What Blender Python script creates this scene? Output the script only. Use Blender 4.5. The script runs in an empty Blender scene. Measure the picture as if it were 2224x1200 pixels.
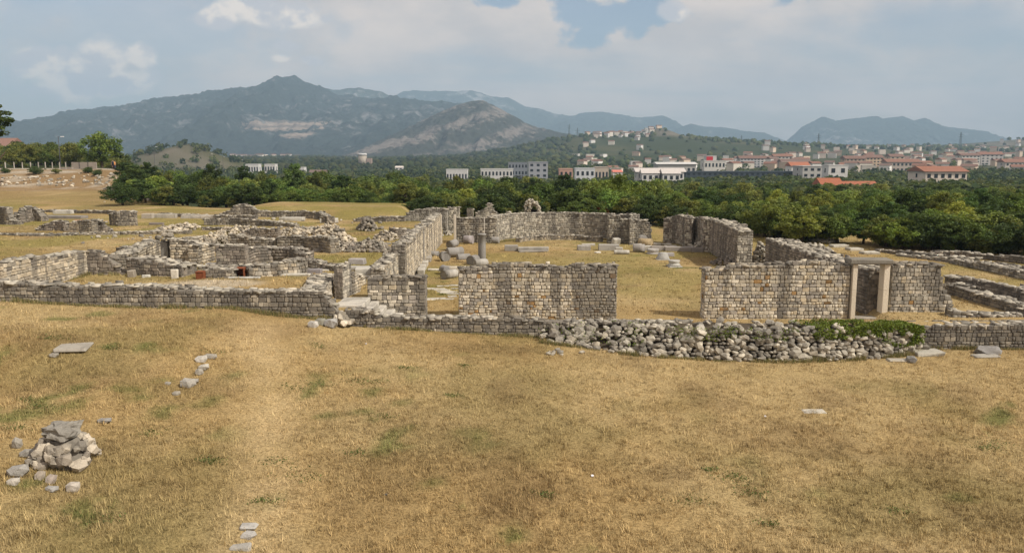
import bpy, math, random
import numpy as np
from mathutils import Vector, Matrix

R = math.radians
rng = np.random.default_rng(7)
random.seed(7)
scene = bpy.context.scene
COL = scene.collection

# ------------------------------------------------------------------ camera, sky, sun, exposure
FPX, CX, CY, HOR, CAMZ = 1750.0, 1112.0, 600.0, 335.0, 7.5      # photo pixels; the camera stands 7.5 m above the basilica floor
PITCH = math.atan((CY - HOR) / FPX)
cam_d = bpy.data.cameras.new("camera")
cam_d.sensor_width = 36.0
cam_d.lens = FPX / 2224.0 * 36.0
cam_d.clip_start, cam_d.clip_end = 0.1, 60000.0
cam = bpy.data.objects.new("camera", cam_d)
COL.objects.link(cam)
cam.location = (0, 0, CAMZ)
cam.rotation_euler = (math.pi / 2 - PITCH, 0, 0)
scene.camera = cam

SUN = Vector((0.80, -0.42, 0.86)).normalized()                   # towards the sun
SUN_EL = math.asin(SUN.z)
SUN_AZ = math.atan2(SUN.x, SUN.y)
sun_d = bpy.data.lights.new("sun", 'SUN')
sun_d.energy = 3.6
sun_d.angle = R(1.2)
sun_d.color = (1.0, 0.93, 0.82)
sun = bpy.data.objects.new("sun", sun_d)
COL.objects.link(sun)
sun.rotation_euler = (-SUN).to_track_quat('-Z', 'Y').to_euler()
sun.location = (0, 0, 60)

scene.view_settings.view_transform = 'Standard'
scene.view_settings.look = 'None'
scene.view_settings.gamma = 1.0
scene.view_settings.exposure = 0.32
scene.view_settings.use_curve_mapping = False
scene.cycles.max_bounces = 6
scene.cycles.diffuse_bounces = 2
scene.cycles.glossy_bounces = 2
scene.cycles.transmission_bounces = 2
scene.cycles.volume_bounces = 0
scene.cycles.transparent_max_bounces = 4
scene.cycles.caustics_reflective = False
scene.cycles.caustics_refractive = False


class NT:
    """small helper to write node trees"""
    def __init__(s, tree):
        s.t = tree
    def n(s, kind, **kw):
        nd = s.t.nodes.new(kind)
        for k, v in kw.items():
            if k in nd.inputs.keys() if isinstance(k, str) else False:
                nd.inputs[k].default_value = v
            else:
                setattr(nd, k, v)
        return nd
    def link(s, a, b):
        s.t.links.new(a, b)
    def math(s, op, a, b=None, c=None, clamp=False):
        nd = s.t.nodes.new('ShaderNodeMath'); nd.operation = op; nd.use_clamp = clamp
        for i, v in enumerate((a, b, c)):
            if v is None: continue
            if isinstance(v, (int, float)): nd.inputs[i].default_value = v
            else: s.link(v, nd.inputs[i])
        return nd.outputs[0]
    def vmath(s, op, a, b=None):
        nd = s.t.nodes.new('ShaderNodeVectorMath'); nd.operation = op
        for i, v in enumerate((a, b)):
            if v is None: continue
            if isinstance(v, (tuple, list, Vector)): nd.inputs[i].default_value = tuple(v)
            else: s.link(v, nd.inputs[i])
        return nd.outputs['Value'] if op in ('DOT_PRODUCT', 'LENGTH', 'DISTANCE') else nd.outputs[0]
    def mix(s, f, a, b, mode='MIX'):
        nd = s.t.nodes.new('ShaderNodeMix'); nd.data_type = 'RGBA'; nd.blend_type = mode; nd.clamp_factor = True
        for i, v in ((0, f), (6, a), (7, b)):
            if isinstance(v, (int, float)): nd.inputs[i].default_value = v
            elif isinstance(v, (tuple, list)): nd.inputs[i].default_value = (*v[:3], 1.0)
            else: s.link(v, nd.inputs[i])
        return nd.outputs[2]
    def ramp(s, f, lo, hi, a=0.0, b=1.0):
        nd = s.t.nodes.new('ShaderNodeMapRange'); nd.interpolation_type = 'SMOOTHSTEP'
        s.link(f, nd.inputs[0])
        for i, v in enumerate((lo, hi, a, b)): nd.inputs[i + 1].default_value = v
        return nd.outputs[0]
    def noise(s, vec, scale, detail=3.0, rough=0.55, dist=0.0, dim='3D'):
        nd = s.t.nodes.new('ShaderNodeTexNoise'); nd.noise_dimensions = dim
        nd.inputs['Scale'].default_value = scale; nd.inputs['Detail'].default_value = detail
        nd.inputs['Roughness'].default_value = rough; nd.inputs['Distortion'].default_value = dist
        if vec is not None: s.link(vec, nd.inputs['Vector'])
        return nd.outputs[0]
    def scaled(s, vec, sc, off=(0, 0, 0)):
        nd = s.t.nodes.new('ShaderNodeMapping')
        nd.inputs['Scale'].default_value = sc; nd.inputs['Location'].default_value = off
        s.link(vec, nd.inputs['Vector'])
        return nd.outputs[0]


def raydir(px, py):
    a, b = (px - CX) / FPX, (CY - py) / FPX
    cp, sp = math.cos(PITCH), math.sin(PITCH)
    return Vector((a, cp + b * sp, -sp + b * cp))


# ---- the world: a Nishita sky with thin cloud veil and a few cumulus heads
world = bpy.data.worlds.new("World")
scene.world = world
world.use_nodes = True
w = NT(world.node_tree)
world.node_tree.nodes.clear()
sky = w.n('ShaderNodeTexSky', sky_type='NISHITA')
sky.sun_disc = False
sky.sun_elevation = SUN_EL
sky.sun_rotation = SUN_AZ
sky.altitude = 60
sky.air_density = 1.0
sky.dust_density = 1.6
sky.ozone_density = 1.3
tc = w.n('ShaderNodeTexCoord')
dirv = tc.outputs['Generated']
sep = w.n('ShaderNodeSeparateXYZ'); w.link(dirv, sep.inputs[0])
zup = w.math('MAXIMUM', sep.outputs[2], 0.0)
# cloud plane coordinates
inv = w.math('DIVIDE', 1.0, w.math('ADD', zup, 0.16))
comb = w.n('ShaderNodeCombineXYZ')
w.link(w.math('MULTIPLY', sep.outputs[0], inv), comb.inputs[0])
w.link(w.math('MULTIPLY', sep.outputs[1], inv), comb.inputs[1])
cpl = comb.outputs[0]
veil_n = w.noise(w.scaled(cpl, (0.75, 1.1, 1), (3.1, 1.2, 0)), 1.0, 6, 0.55, 0.3)
veil = w.ramp(veil_n, 0.30, 0.56, 0.45, 0.97)
big_n = w.noise(w.scaled(dirv, (1, 1, 2.2)), 5.0, 5, 0.6)
fine_n = w.noise(w.scaled(dirv, (1, 1, 1.3)), 22.0, 4, 0.52)
def skyblob(px, py, rx, ry, rough=0.8, soft=(0.80, 1.12)):
    d = raydir(px, py).normalized()
    right = Vector((d.y, -d.x, 0)).normalized(); up = right.cross(d)
    u = w.math('DIVIDE', w.vmath('DOT_PRODUCT', dirv, tuple(right)), rx / FPX)
    v = w.math('DIVIDE', w.vmath('DOT_PRODUCT', w.vmath('SUBTRACT', dirv, tuple(d)), tuple(up)), ry / FPX)
    r = w.math('SQRT', w.math('ADD', w.math('MULTIPLY', u, u), w.math('MULTIPLY', v, v)))
    fr = w.math('GREATER_THAN', w.vmath('DOT_PRODUCT', dirv, tuple(d)), 0.3)
    nn = w.math('MULTIPLY', w.math('SUBTRACT', w.math('ADD', w.math('MULTIPLY', fine_n, 0.7), w.math('MULTIPLY', big_n, 0.3)), 0.5), rough * 4.0)
    return w.math('MULTIPLY', w.ramp(w.math('ADD', r, nn), soft[0], soft[1], 1.0, 0.0), fr)
hole = None
for b in ((1345, 30, 135, 45), (1290, 75, 40, 28), (1075, 5, 40, 18), (1760, -110, 300, 70)):
    m = skyblob(*b, rough=1.2, soft=(0.62, 1.15))
    hole = m if hole is None else w.math('MAXIMUM', hole, m)
hole2 = None
for b in ((250, 40, 330, 90), (60, 200, 330, 60), (2150, 50, 260, 50)):
    m = skyblob(*b, rough=0.9, soft=(0.3, 1.6))
    hole2 = m if hole2 is None else w.math('MAXIMUM', hole2, m)
veil = w.math('MULTIPLY', veil, w.math('SUBTRACT', 1.0, w.math('MULTIPLY', hole, 0.85)))
veil = w.math('MULTIPLY', veil, w.math('SUBTRACT', 1.0, w.math('MULTIPLY', hole2, 0.50)))
cum = None
for b in ((585, 30, 95, 34), (655, 40, 50, 26), (480, 38, 46, 22), (70, 135, 42, 36), (135, 165, 60, 44), (228, 135, 50, 44), (300, 125, 30, 24), (255, 175, 70, 30),
          (625, 100, 26, 10), (672, 132, 24, 11), (612, 128, 22, 10), (1470, 20, 30, 26)):
    m = skyblob(*b, rough=0.95, soft=(0.60, 1.12))
    cum = m if cum is None else w.math('MAXIMUM', cum, m)
bgsky = w.n('ShaderNodeMix', data_type='RGBA', blend_type='MULTIPLY')
bgsky.inputs[0].default_value = 1.0
w.link(sky.outputs[0], bgsky.inputs[6]); bgsky.inputs[7].default_value = (0.092, 0.094, 0.096, 1)
shade = w.ramp(big_n, 0.35, 0.65)
veil_col = w.mix(shade, (0.55, 0.495, 0.465), (0.76, 0.64, 0.555))
col = w.mix(veil, bgsky.outputs[2], veil_col)
fine_o = w.noise(w.vmath('ADD', w.scaled(dirv, (1, 1, 1.3)), (0.010, 0.0, 0.018)), 22.0, 4, 0.52)
lit = w.ramp(w.math('SUBTRACT', fine_n, fine_o), -0.07, 0.09)
cum_col = w.mix(lit, (0.56, 0.535, 0.545), (0.92, 0.79, 0.67))
col = w.mix(w.math('MULTIPLY', cum, 0.85), col, cum_col)
bg = w.n('ShaderNodeBackground'); w.link(col, bg.inputs[0]); bg.inputs[1].default_value = 1.0
wo = w.n('ShaderNodeOutputWorld'); w.link(bg.outputs[0], wo.inputs[0])


# ------------------------------------------------------------------ noise and terrain
def vnoise(x, y, seed=0):
    xi, yi = np.floor(x).astype(np.int64), np.floor(y).astype(np.int64)
    xf, yf = x - xi, y - yi
    u, v = xf * xf * (3 - 2 * xf), yf * yf * (3 - 2 * yf)
    def h(a, b):
        n = (a * 374761393 + b * 668265263 + seed * 1442695041) & 0xFFFFFFFF
        n = ((n ^ (n >> 13)) * 1274126177) & 0xFFFFFFFF
        return ((n ^ (n >> 16)) & 0xFFFFFF) / float(0xFFFFFF)
    return (h(xi, yi) * (1 - u) + h(xi + 1, yi) * u) * (1 - v) + (h(xi, yi + 1) * (1 - u) + h(xi + 1, yi + 1) * u) * v

def fbm(x, y, octv=4, seed=0, gain=0.5):
    s, a, t = 0.0, 1.0, 0.0
    for o in range(octv):
        s = s + a * vnoise(x * 2 ** o + 17.3 * o, y * 2 ** o - 9.1 * o, seed + o); t += a; a *= gain
    return s / t

def sstep(a, b, x):
    t = np.clip((x - a) / (b - a), 0, 1)
    return t * t * (3 - 2 * t)

EX = [-60, -30, -21.7, -18.8, -15.8, -11.9, -10.3, -8.0, -6.9, -4.1, 0.7, 7.6, 17.5, 40]
EZ = [1.5, 1.45, 1.35, 1.17, 1.05, 1.02, 0.73, 0.55, 0.25, 0.09, -0.22, -0.62, -0.74, -0.8]
FY = [95, 130, 200, 350, 600, 1000, 1600, 2500, 5000, 15000]
FZ = [0, -2, -6, -9.5, -11, -6, 6, 28, 50, 70]

def T(x, y):
    x = np.asarray(x, float); y = np.asarray(y, float)
    ext = np.interp(x, EX, EZ)
    near = np.interp(x, [-60, -30, -12, -4, 3, 12, 30], [0.8, 0.35, -0.15, -0.75, -0.95, -1.05, -1.0])
    a = sstep(12, 32, y)
    ze = near * (1 - a) + ext * a
    ze = ze + 0.42 * np.exp(-((x + 16) / 5.0) ** 2 - ((y - 27.0) / 2.2) ** 2)
    ze = ze + (fbm(x * 0.35, y * 0.35, 3, 3) - 0.5) * 0.20 * (1 - sstep(29, 33, y))
    # inside the ruins
    left = 1.3 + 0 * x
    band = 0.95 + 0.25 * sstep(38.4, 38.6, y)
    zi = left + (band - left) * sstep(-8.4, -8.15, x)
    zi = zi + (0.0 - zi) * sstep(-6.76, -6.52, x)
    zi = zi + (0.30 - zi) * sstep(16.7, 17.0, x)
    # behind the church the ground evens out
    k = sstep(74, 86, y)
    zo = np.interp(x, [-70, -30, -12, -8, 5, 30, 80], [1.3, 1.2, 0.9, 0.3, 0.1, 0.3, 0.2])
    zi = zi * (1 - k) + zo * k
    zi = zi + (fbm(x * 0.3, y * 0.3, 3, 8) - 0.5) * 0.10
    # grass bank left of the apse
    zi = zi + 1.0 * sstep(79, 86, y) * (1 - sstep(-12.5, -10.0, x)) * sstep(-33, -26, x) * (1 - sstep(93, 99, y))
    z = np.where(y < 34.1, ze, zi)
    # road embankment far left
    m = sstep(0, 9, -(x + 36 + (y - 100) * 0.567))
    bank = 0.8 * sstep(98, 127, y) + 2.6 * sstep(127, 149, y) + (fbm(x * 0.12, y * 0.12, 3, 21) - 0.5) * 1.2 * sstep(120, 132, y) * (1 - sstep(140, 152, y))
    keep = 1 - sstep(110, 190, y) * (1 - m)
    z = np.where(y > 95, z * keep, z)
    z = z + bank * m * (1 - sstep(260, 500, y))
    z = z + (np.minimum(np.interp(y, FY, FZ), 0) + np.maximum(np.interp(y, FY, FZ), 0) * sstep(-250, 350, x)) * (1 - m * (1 - sstep(260, 500, y)))
    z = z - 5 * sstep(250, 700, y) * (1 - sstep(-50, 250, x))
    # hills of the plain
    gx = np.where(x < 200, (x - 200) / 230.0, (x - 200) / 490.0)
    z = z + 40 * np.exp(-gx ** 2 - ((y - 2000) / 330.0) ** 2)
    z = z + 20 * np.exp(-((x - 363) / 38.0) ** 2 - ((y - 1980) / 80.0) ** 2)
    z = z + 31 * np.exp(-((x + 366) / 55.0) ** 2 - ((y - 900) / 80.0) ** 2)
    z = z + 34 * sstep(1300, 1800, x) * np.exp(-((y - 2600) / 400.0) ** 2)
    amp = sstep(400, 1200, y) * 5.0
    return z + (fbm(x * 0.008, y * 0.008, 4, 31) - 0.5) * amp

def mul(c, k):
    return tuple(q * k for q in c)

def Tz(x, y):
    return float(T(np.array([x]), np.array([y]))[0])

_ts = np.concatenate([np.arange(8, 140, 0.06), np.geomspace(140, 6000, 900)])
def G(px, py):
    """where the ray of a photo pixel meets the ground"""
    d = raydir(px, py)
    x, y, z = d.x * _ts, d.y * _ts, CAMZ + d.z * _ts
    hit = np.nonzero(z <= T(x, y))[0]
    i = hit[0] if len(hit) else len(_ts) - 1
    return Vector((x[i], y[i], float(T(x[i:i + 1], y[i:i + 1])[0])))

def AT(px, py, Y):
    d = raydir(px, py)
    t = Y / d.y
    return Vector((d.x * t, Y, CAMZ + d.z * t))

# ------------------------------------------------------------------ object helpers
def tag(o, label=None, cat=None, group=None, kind=None):
    for k, v in (("label", label), ("category", cat), ("group", group), ("kind", kind)):
        if v: o[k] = v
    return o

def empty(name, loc, label, cat, group=None, rz=0.0):
    o = bpy.data.objects.new(name, None)
    o.empty_display_size = 0.2
    COL.objects.link(o)
    o.location = loc
    o.rotation_euler = (0, 0, rz)
    return tag(o, label, cat, group)

def mesh_obj(name, verts, faces, mat, parent=None, color=None, smooth=False, cols=None):
    """verts in world space unless a parent is given (then local to it)"""
    me = bpy.data.meshes.new(name)
    verts = np.asarray(verts, float).reshape(-1, 3)
    if isinstance(faces, np.ndarray):
        n, k = faces.shape
        me.vertices.add(len(verts)); me.vertices.foreach_set('co', verts.ravel())
        me.loops.add(n * k); me.loops.foreach_set('vertex_index', faces.ravel().astype(np.int32))
        me.polygons.add(n)
        me.polygons.foreach_set('loop_start', np.arange(0, n * k, k, dtype=np.int32))
        try: me.polygons.foreach_set('loop_total', np.full(n, k, dtype=np.int32))
        except Exception: pass
        me.update(calc_edges=True)
    else:
        me.from_pydata([tuple(v) for v in verts], [], faces)
    if cols is not None:
        at = me.attributes.new('Col', 'FLOAT_COLOR', 'POINT')
        c = np.ones((len(verts), 4)); c[:, :3] = cols
        at.data.foreach_set('color', c.ravel())
    if smooth:
        me.polygons.foreach_set('use_smooth', np.ones(len(me.polygons), bool))
    me.materials.append(mat)
    o = bpy.data.objects.new(name, me)
    COL.objects.link(o)
    if parent is not None: o.parent = parent
    if color is not None: o.color = (*color[:3], 1)
    return o

def link_mesh(name, me, parent=None, matrix=None, color=None):
    o = bpy.data.objects.new(name, me)
    COL.objects.link(o)
    if parent is not None: o.parent = parent
    if matrix is not None: o.matrix_basis = matrix
    if color is not None: o.color = (*color[:3], 1)
    return o

def copy_tree(src, parent=None):
    c = src.copy(); COL.objects.link(c); c.parent = parent
    for ch in src.children: copy_tree(ch, c)
    return c

# ------------------------------------------------------------------ materials
def new_mat(name):
    m = bpy.data.materials.new(name); m.use_nodes = True
    t = m.node_tree; t.nodes.clear()
    k = NT(t)
    k.bsdf = k.n('ShaderNodeBsdfPrincipled')
    k.out = k.n('ShaderNodeOutputMaterial')
    k.link(k.bsdf.outputs[0], k.out.inputs[0])
    k.bsdf.inputs['Roughness'].default_value = 0.9
    k.bsdf.inputs['Specular IOR Level'].default_value = 0.15
    return m, k

def bump(k, h, dist, strength=0.6):
    b = k.n('ShaderNodeBump'); b.inputs['Strength'].default_value = strength; b.inputs['Distance'].default_value = dist
    k.link(h, b.inputs['Height']); k.link(b.outputs[0], k.bsdf.inputs['Normal'])

def stone_mat(name, source, streak=0.82, lichen=0.5):
    m, k = new_mat(name)
    pos = k.n('ShaderNodeNewGeometry').outputs['Position']
    if source == 'object': base = k.n('ShaderNodeObjectInfo').outputs['Color']
    else:
        a = k.n('ShaderNodeAttribute'); a.attribute_name = 'Col'; base = a.outputs['Color']
    st = k.noise(k.scaled(pos, (1.15, 1.15, 0.13)), 1.0, 3, 0.5, 0.35)
    st2 = k.noise(k.scaled(pos, (2.6, 2.6, 0.9), (9, 4, 1)), 1.0, 4, 0.65)
    f = k.math('MULTIPLY', k.ramp(st, 0.50, 0.59), streak)
    f = k.math('MAXIMUM', f, k.math('MULTIPLY', k.ramp(st2, 0.54, 0.68), streak * 0.6))
    c = k.mix(f, base, k.mix(0.22, (0.115, 0.105, 0.092), base))
    li = k.noise(pos, 9.0, 4, 0.7)
    c = k.mix(k.math('MULTIPLY', k.ramp(li, 0.55, 0.75), lichen), c, (0.16, 0.15, 0.13))
    fi = k.noise(pos, 38.0, 3, 0.6)
    c = k.mix(1.0, c, k.mix(fi, (0.66, 0.66, 0.67), (1.28, 1.26, 1.22)), 'MULTIPLY')
    k.link(c, k.bsdf.inputs['Base Color'])
    bump(k, k.math('ADD', k.math('MULTIPLY', li, 1.0), k.math('MULTIPLY', fi, 0.5)), 0.03, 0.8)
    return m

M = {}
M['stone'] = stone_mat('stone_block', 'object')
M['stones'] = stone_mat('stone_courses', 'attr')
M['pale'] = stone_mat('new_cut_stone', 'object', streak=0.08, lichen=0.08)
M['clean'] = stone_mat('carved_stone', 'object', streak=0.45, lichen=0.65)
def plain(name, colr, rough=0.85, var=0.25, scale=6.0, spec=0.2, metal=0.0, bumpd=0.0):
    m, k = new_mat(name)
    pos = k.n('ShaderNodeNewGeometry').outputs['Position']
    n = k.noise(pos, scale, 4, 0.6)
    lo = tuple(c * (1 - var) for c in colr); hi = tuple(min(1, c * (1 + var)) for c in colr)
    k.link(k.mix(n, lo, hi), k.bsdf.inputs['Base Color'])
    k.bsdf.inputs['Roughness'].default_value = rough
    k.bsdf.inputs['Specular IOR Level'].default_value = spec
    k.bsdf.inputs['Metallic'].default_value = metal
    if bumpd: bump(k, n, bumpd)
    return m
M['mortar'] = plain('mortar_core', (0.20, 0.18, 0.15), 0.95, 0.5, 5.0, 0.05, bumpd=0.04)
M['earth'] = plain('earth_core', (0.085, 0.07, 0.05), 0.95, 0.5, 4.0, 0.05, bumpd=0.04)
M['brick_red'] = plain('red_brick', (0.19, 0.065, 0.032), 0.9, 0.35, 14.0, 0.1, bumpd=0.01)
M['dark'] = plain('hollow_shade', (0.012, 0.010, 0.009), 0.95, 0.3, 4.0)  # near-black colour that stands for the shade inside hollows
M['metal_dark'] = plain('painted_steel', (0.05, 0.055, 0.06), 0.5, 0.2, 3.0, 0.4)
M['lamp_glass'] = plain('lamp_housing', (0.75, 0.76, 0.78), 0.35, 0.05, 3.0, 0.5)
M['concrete'] = plain('concrete', (0.27, 0.235, 0.20), 0.9, 0.22, 0.8, 0.15)
M['plastic'] = plain('white_plastic', (0.8, 0.78, 0.82), 0.4, 0.1, 30.0, 0.4)
M['bark'] = plain('bark', (0.085, 0.065, 0.045), 0.95, 0.4, 8.0, 0.05, bumpd=0.02)
M['skin'] = plain('skin', (0.42, 0.25, 0.17), 0.6, 0.1, 3.0)

def info_mat(name, rough=0.85, var=0.2, scale=0.6, spec=0.2):
    m, k = new_mat(name)
    pos = k.n('ShaderNodeNewGeometry').outputs['Position']
    n = k.noise(pos, scale, 4, 0.6)
    c = k.mix(1.0, k.n('ShaderNodeObjectInfo').outputs['Color'], k.mix(n, (1 - var,) * 3, (1 + var,) * 3), 'MULTIPLY')
    k.link(c, k.bsdf.inputs['Base Color'])
    k.bsdf.inputs['Roughness'].default_value = rough
    k.bsdf.inputs['Specular IOR Level'].default_value = spec
    return m
M['wall_paint'] = info_mat('rendered_wall')
M['roof'] = info_mat('roof_tiles', var=0.35, scale=1.5)
M['cloth'] = info_mat('cloth', scale=5)
M['glass'] = plain('window_glass', (0.02, 0.025, 0.032), 0.15, 0.2, 2.0, 0.6)

# ground: colour comes from a painted-on-the-vertices tint (dry, green, bare, rock) plus fine noise
m, k = new_mat('dry_ground'); M['ground'] = m
pos = k.n('ShaderNodeNewGeometry').outputs['Position']
a = k.n('ShaderNodeAttribute'); a.attribute_name = 'Col'
c = a.outputs['Color']
n1 = k.noise(pos, 1.7, 5, 0.65); n2 = k.noise(pos, 14.0, 5, 0.7); n3 = k.noise(pos, 55.0, 3, 0.7)
c = k.mix(1.0, c, k.mix(n1, (0.72, 0.74, 0.76), (1.26, 1.24, 1.22)), 'MULTIPLY')
c = k.mix(1.0, c, k.mix(k.ramp(n2, 0.3, 0.7), (0.62, 0.62, 0.60), (1.34, 1.33, 1.32)), 'MULTIPLY')
c = k.mix(1.0, c, k.mix(k.ramp(n3, 0.3, 0.7), (0.70, 0.69, 0.66), (1.28, 1.27, 1.25)), 'MULTIPLY')
k.link(c, k.bsdf.inputs['Base Color'])
k.bsdf.inputs['Specular IOR Level'].default_value = 0.03
bump(k, k.math('ADD', n2, k.math('MULTIPLY', n3, 0.6)), 0.05, 0.7)

m, k = new_mat('dry_grass'); M['blade'] = m
a = k.n('ShaderNodeAttribute'); a.attribute_name = 'Col'
k.link(a.outputs['Color'], k.bsdf.inputs['Base Color'])
k.bsdf.inputs['Specular IOR Level'].default_value = 0.05

def leaf_mat(name):
    m, k = new_mat(name)
    a = k.n('ShaderNodeAttribute'); a.attribute_name = 'Col'
    oi = k.n('ShaderNodeObjectInfo')
    c = k.mix(1.0, a.outputs['Color'], oi.outputs['Color'], 'MULTIPLY')
    k.link(c, k.bsdf.inputs['Base Color'])
    k.bsdf.inputs['Roughness'].default_value = 0.65
    k.bsdf.inputs['Specular IOR Level'].default_value = 0.15
    tr = k.n('ShaderNodeBsdfTranslucent')
    k.link(k.mix(1.0, c, (1.2, 1.25, 0.5), 'MULTIPLY'), tr.inputs[0])
    mx = k.n('ShaderNodeMixShader'); mx.inputs[0].default_value = 0.32
    k.link(k.bsdf.outputs[0], mx.inputs[1]); k.link(tr.outputs[0], mx.inputs[2]); k.link(mx.outputs[0], k.out.inputs[0])
    return m
M['leaf'] = leaf_mat('foliage')

def mountain_mat(name, rock, scrub, rockiness, s, strata=0.0, quarry=None):
    m, k = new_mat(name)
    g = k.n('ShaderNodeNewGeometry'); pos = g.outputs['Position']
    n1 = k.noise(pos, 0.0016 * s, 6, 0.62, 0.5); n2 = k.noise(pos, 0.014 * s, 9, 0.70, 0.5)
    mixv = k.math('ADD', k.math('MULTIPLY', n1, 0.45), k.math('MULTIPLY', n2, 0.55))
    if strata:
        sx = k.n('ShaderNodeSeparateXYZ'); k.link(pos, sx.inputs[0])
        ph = k.math('ADD', k.math('MULTIPLY', sx.outputs[2], 0.028), k.math('MULTIPLY', sx.outputs[0], -0.010))
        ph = k.math('ADD', ph, k.math('MULTIPLY', n2, 2.4))
        mixv = k.math('ADD', mixv, k.math('MULTIPLY', k.math('SINE', k.math('MULTIPLY', ph, 2.2)), strata))
    f = k.ramp(mixv, 0.58 - rockiness, 0.68 - rockiness)
    c = k.mix(f, scrub, rock)
    fine = k.noise(pos, 0.06 * s, 4, 0.7)
    c = k.mix(1.0, c, k.mix(fine, (0.55, 0.55, 0.55), (1.45, 1.45, 1.45)), 'MULTIPLY')
    if quarry:
        for (qx, qy, qz, rx, ry, rz) in quarry:
            d = k.vmath('LENGTH', k.vmath('MULTIPLY', k.vmath('SUBTRACT', pos, (qx, qy, qz)), (1 / rx, 1 / ry, 1 / rz)))
            d = k.math('ADD', d, k.math('MULTIPLY', k.math('SUBTRACT', n2, 0.5), 3.4))
            sx = k.n('ShaderNodeSeparateXYZ'); k.link(pos, sx.inputs[0])
            ter = k.math('SINE', k.math('ADD', k.math('MULTIPLY', sx.outputs[2], 0.22), k.math('MULTIPLY', n2, 14.0)))
            qc = k.mix(k.ramp(ter, -0.6, 0.8), (0.20, 0.165, 0.14), (0.34, 0.275, 0.22))
            c = k.mix(k.ramp(d, 0.75, 1.0, 1, 0), c, qc)
    k.link(c, k.bsdf.inputs['Base Color'])
    k.bsdf.inputs['Specular IOR Level'].default_value = 0.02
    bump(k, n2, 60.0 / s, 0.6)
    return m

# ------------------------------------------------------------------ the ground sheet
def graded(lo_fine, hi_fine, step, lo, hi, extra=()):
    a = list(np.arange(lo_fine, hi_fine + 1e-6, step))
    up, v, s = [], hi_fine, step
    while v < hi:
        s *= 1.13; v += s; up.append(min(v, hi))
    dn, v, s = [], lo_fine, step
    while v > lo:
        s *= 1.13; v -= s; dn.append(max(v, lo))
    return np.array(sorted(set([round(q, 4) for q in dn + a + up + list(extra)])))

gxs = graded(-46, 40, 0.5, -10900, 10900, (-8.42, -8.13, -6.77, -6.51, 16.68, 17.02))
gys = graded(6, 100, 0.5, -60, 9650, (34.05, 34.15, 38.38, 38.62))
# finer rows where the road bank and the plain matter
gys = np.array(sorted(set(list(gys) + list(np.arange(100, 260, 3.0)) + list(np.arange(260, 3000, 40.0)))))
gxs = np.array(sorted(set(list(gxs) + list(np.arange(-130, -46, 3.0)) + list(np.arange(-1200, 2200, 40.0)))))
GXm, GYm = np.meshgrid(gxs, gys)
gx, gy = GXm.ravel(), GYm.ravel()
gz = T(gx, gy)

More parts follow.
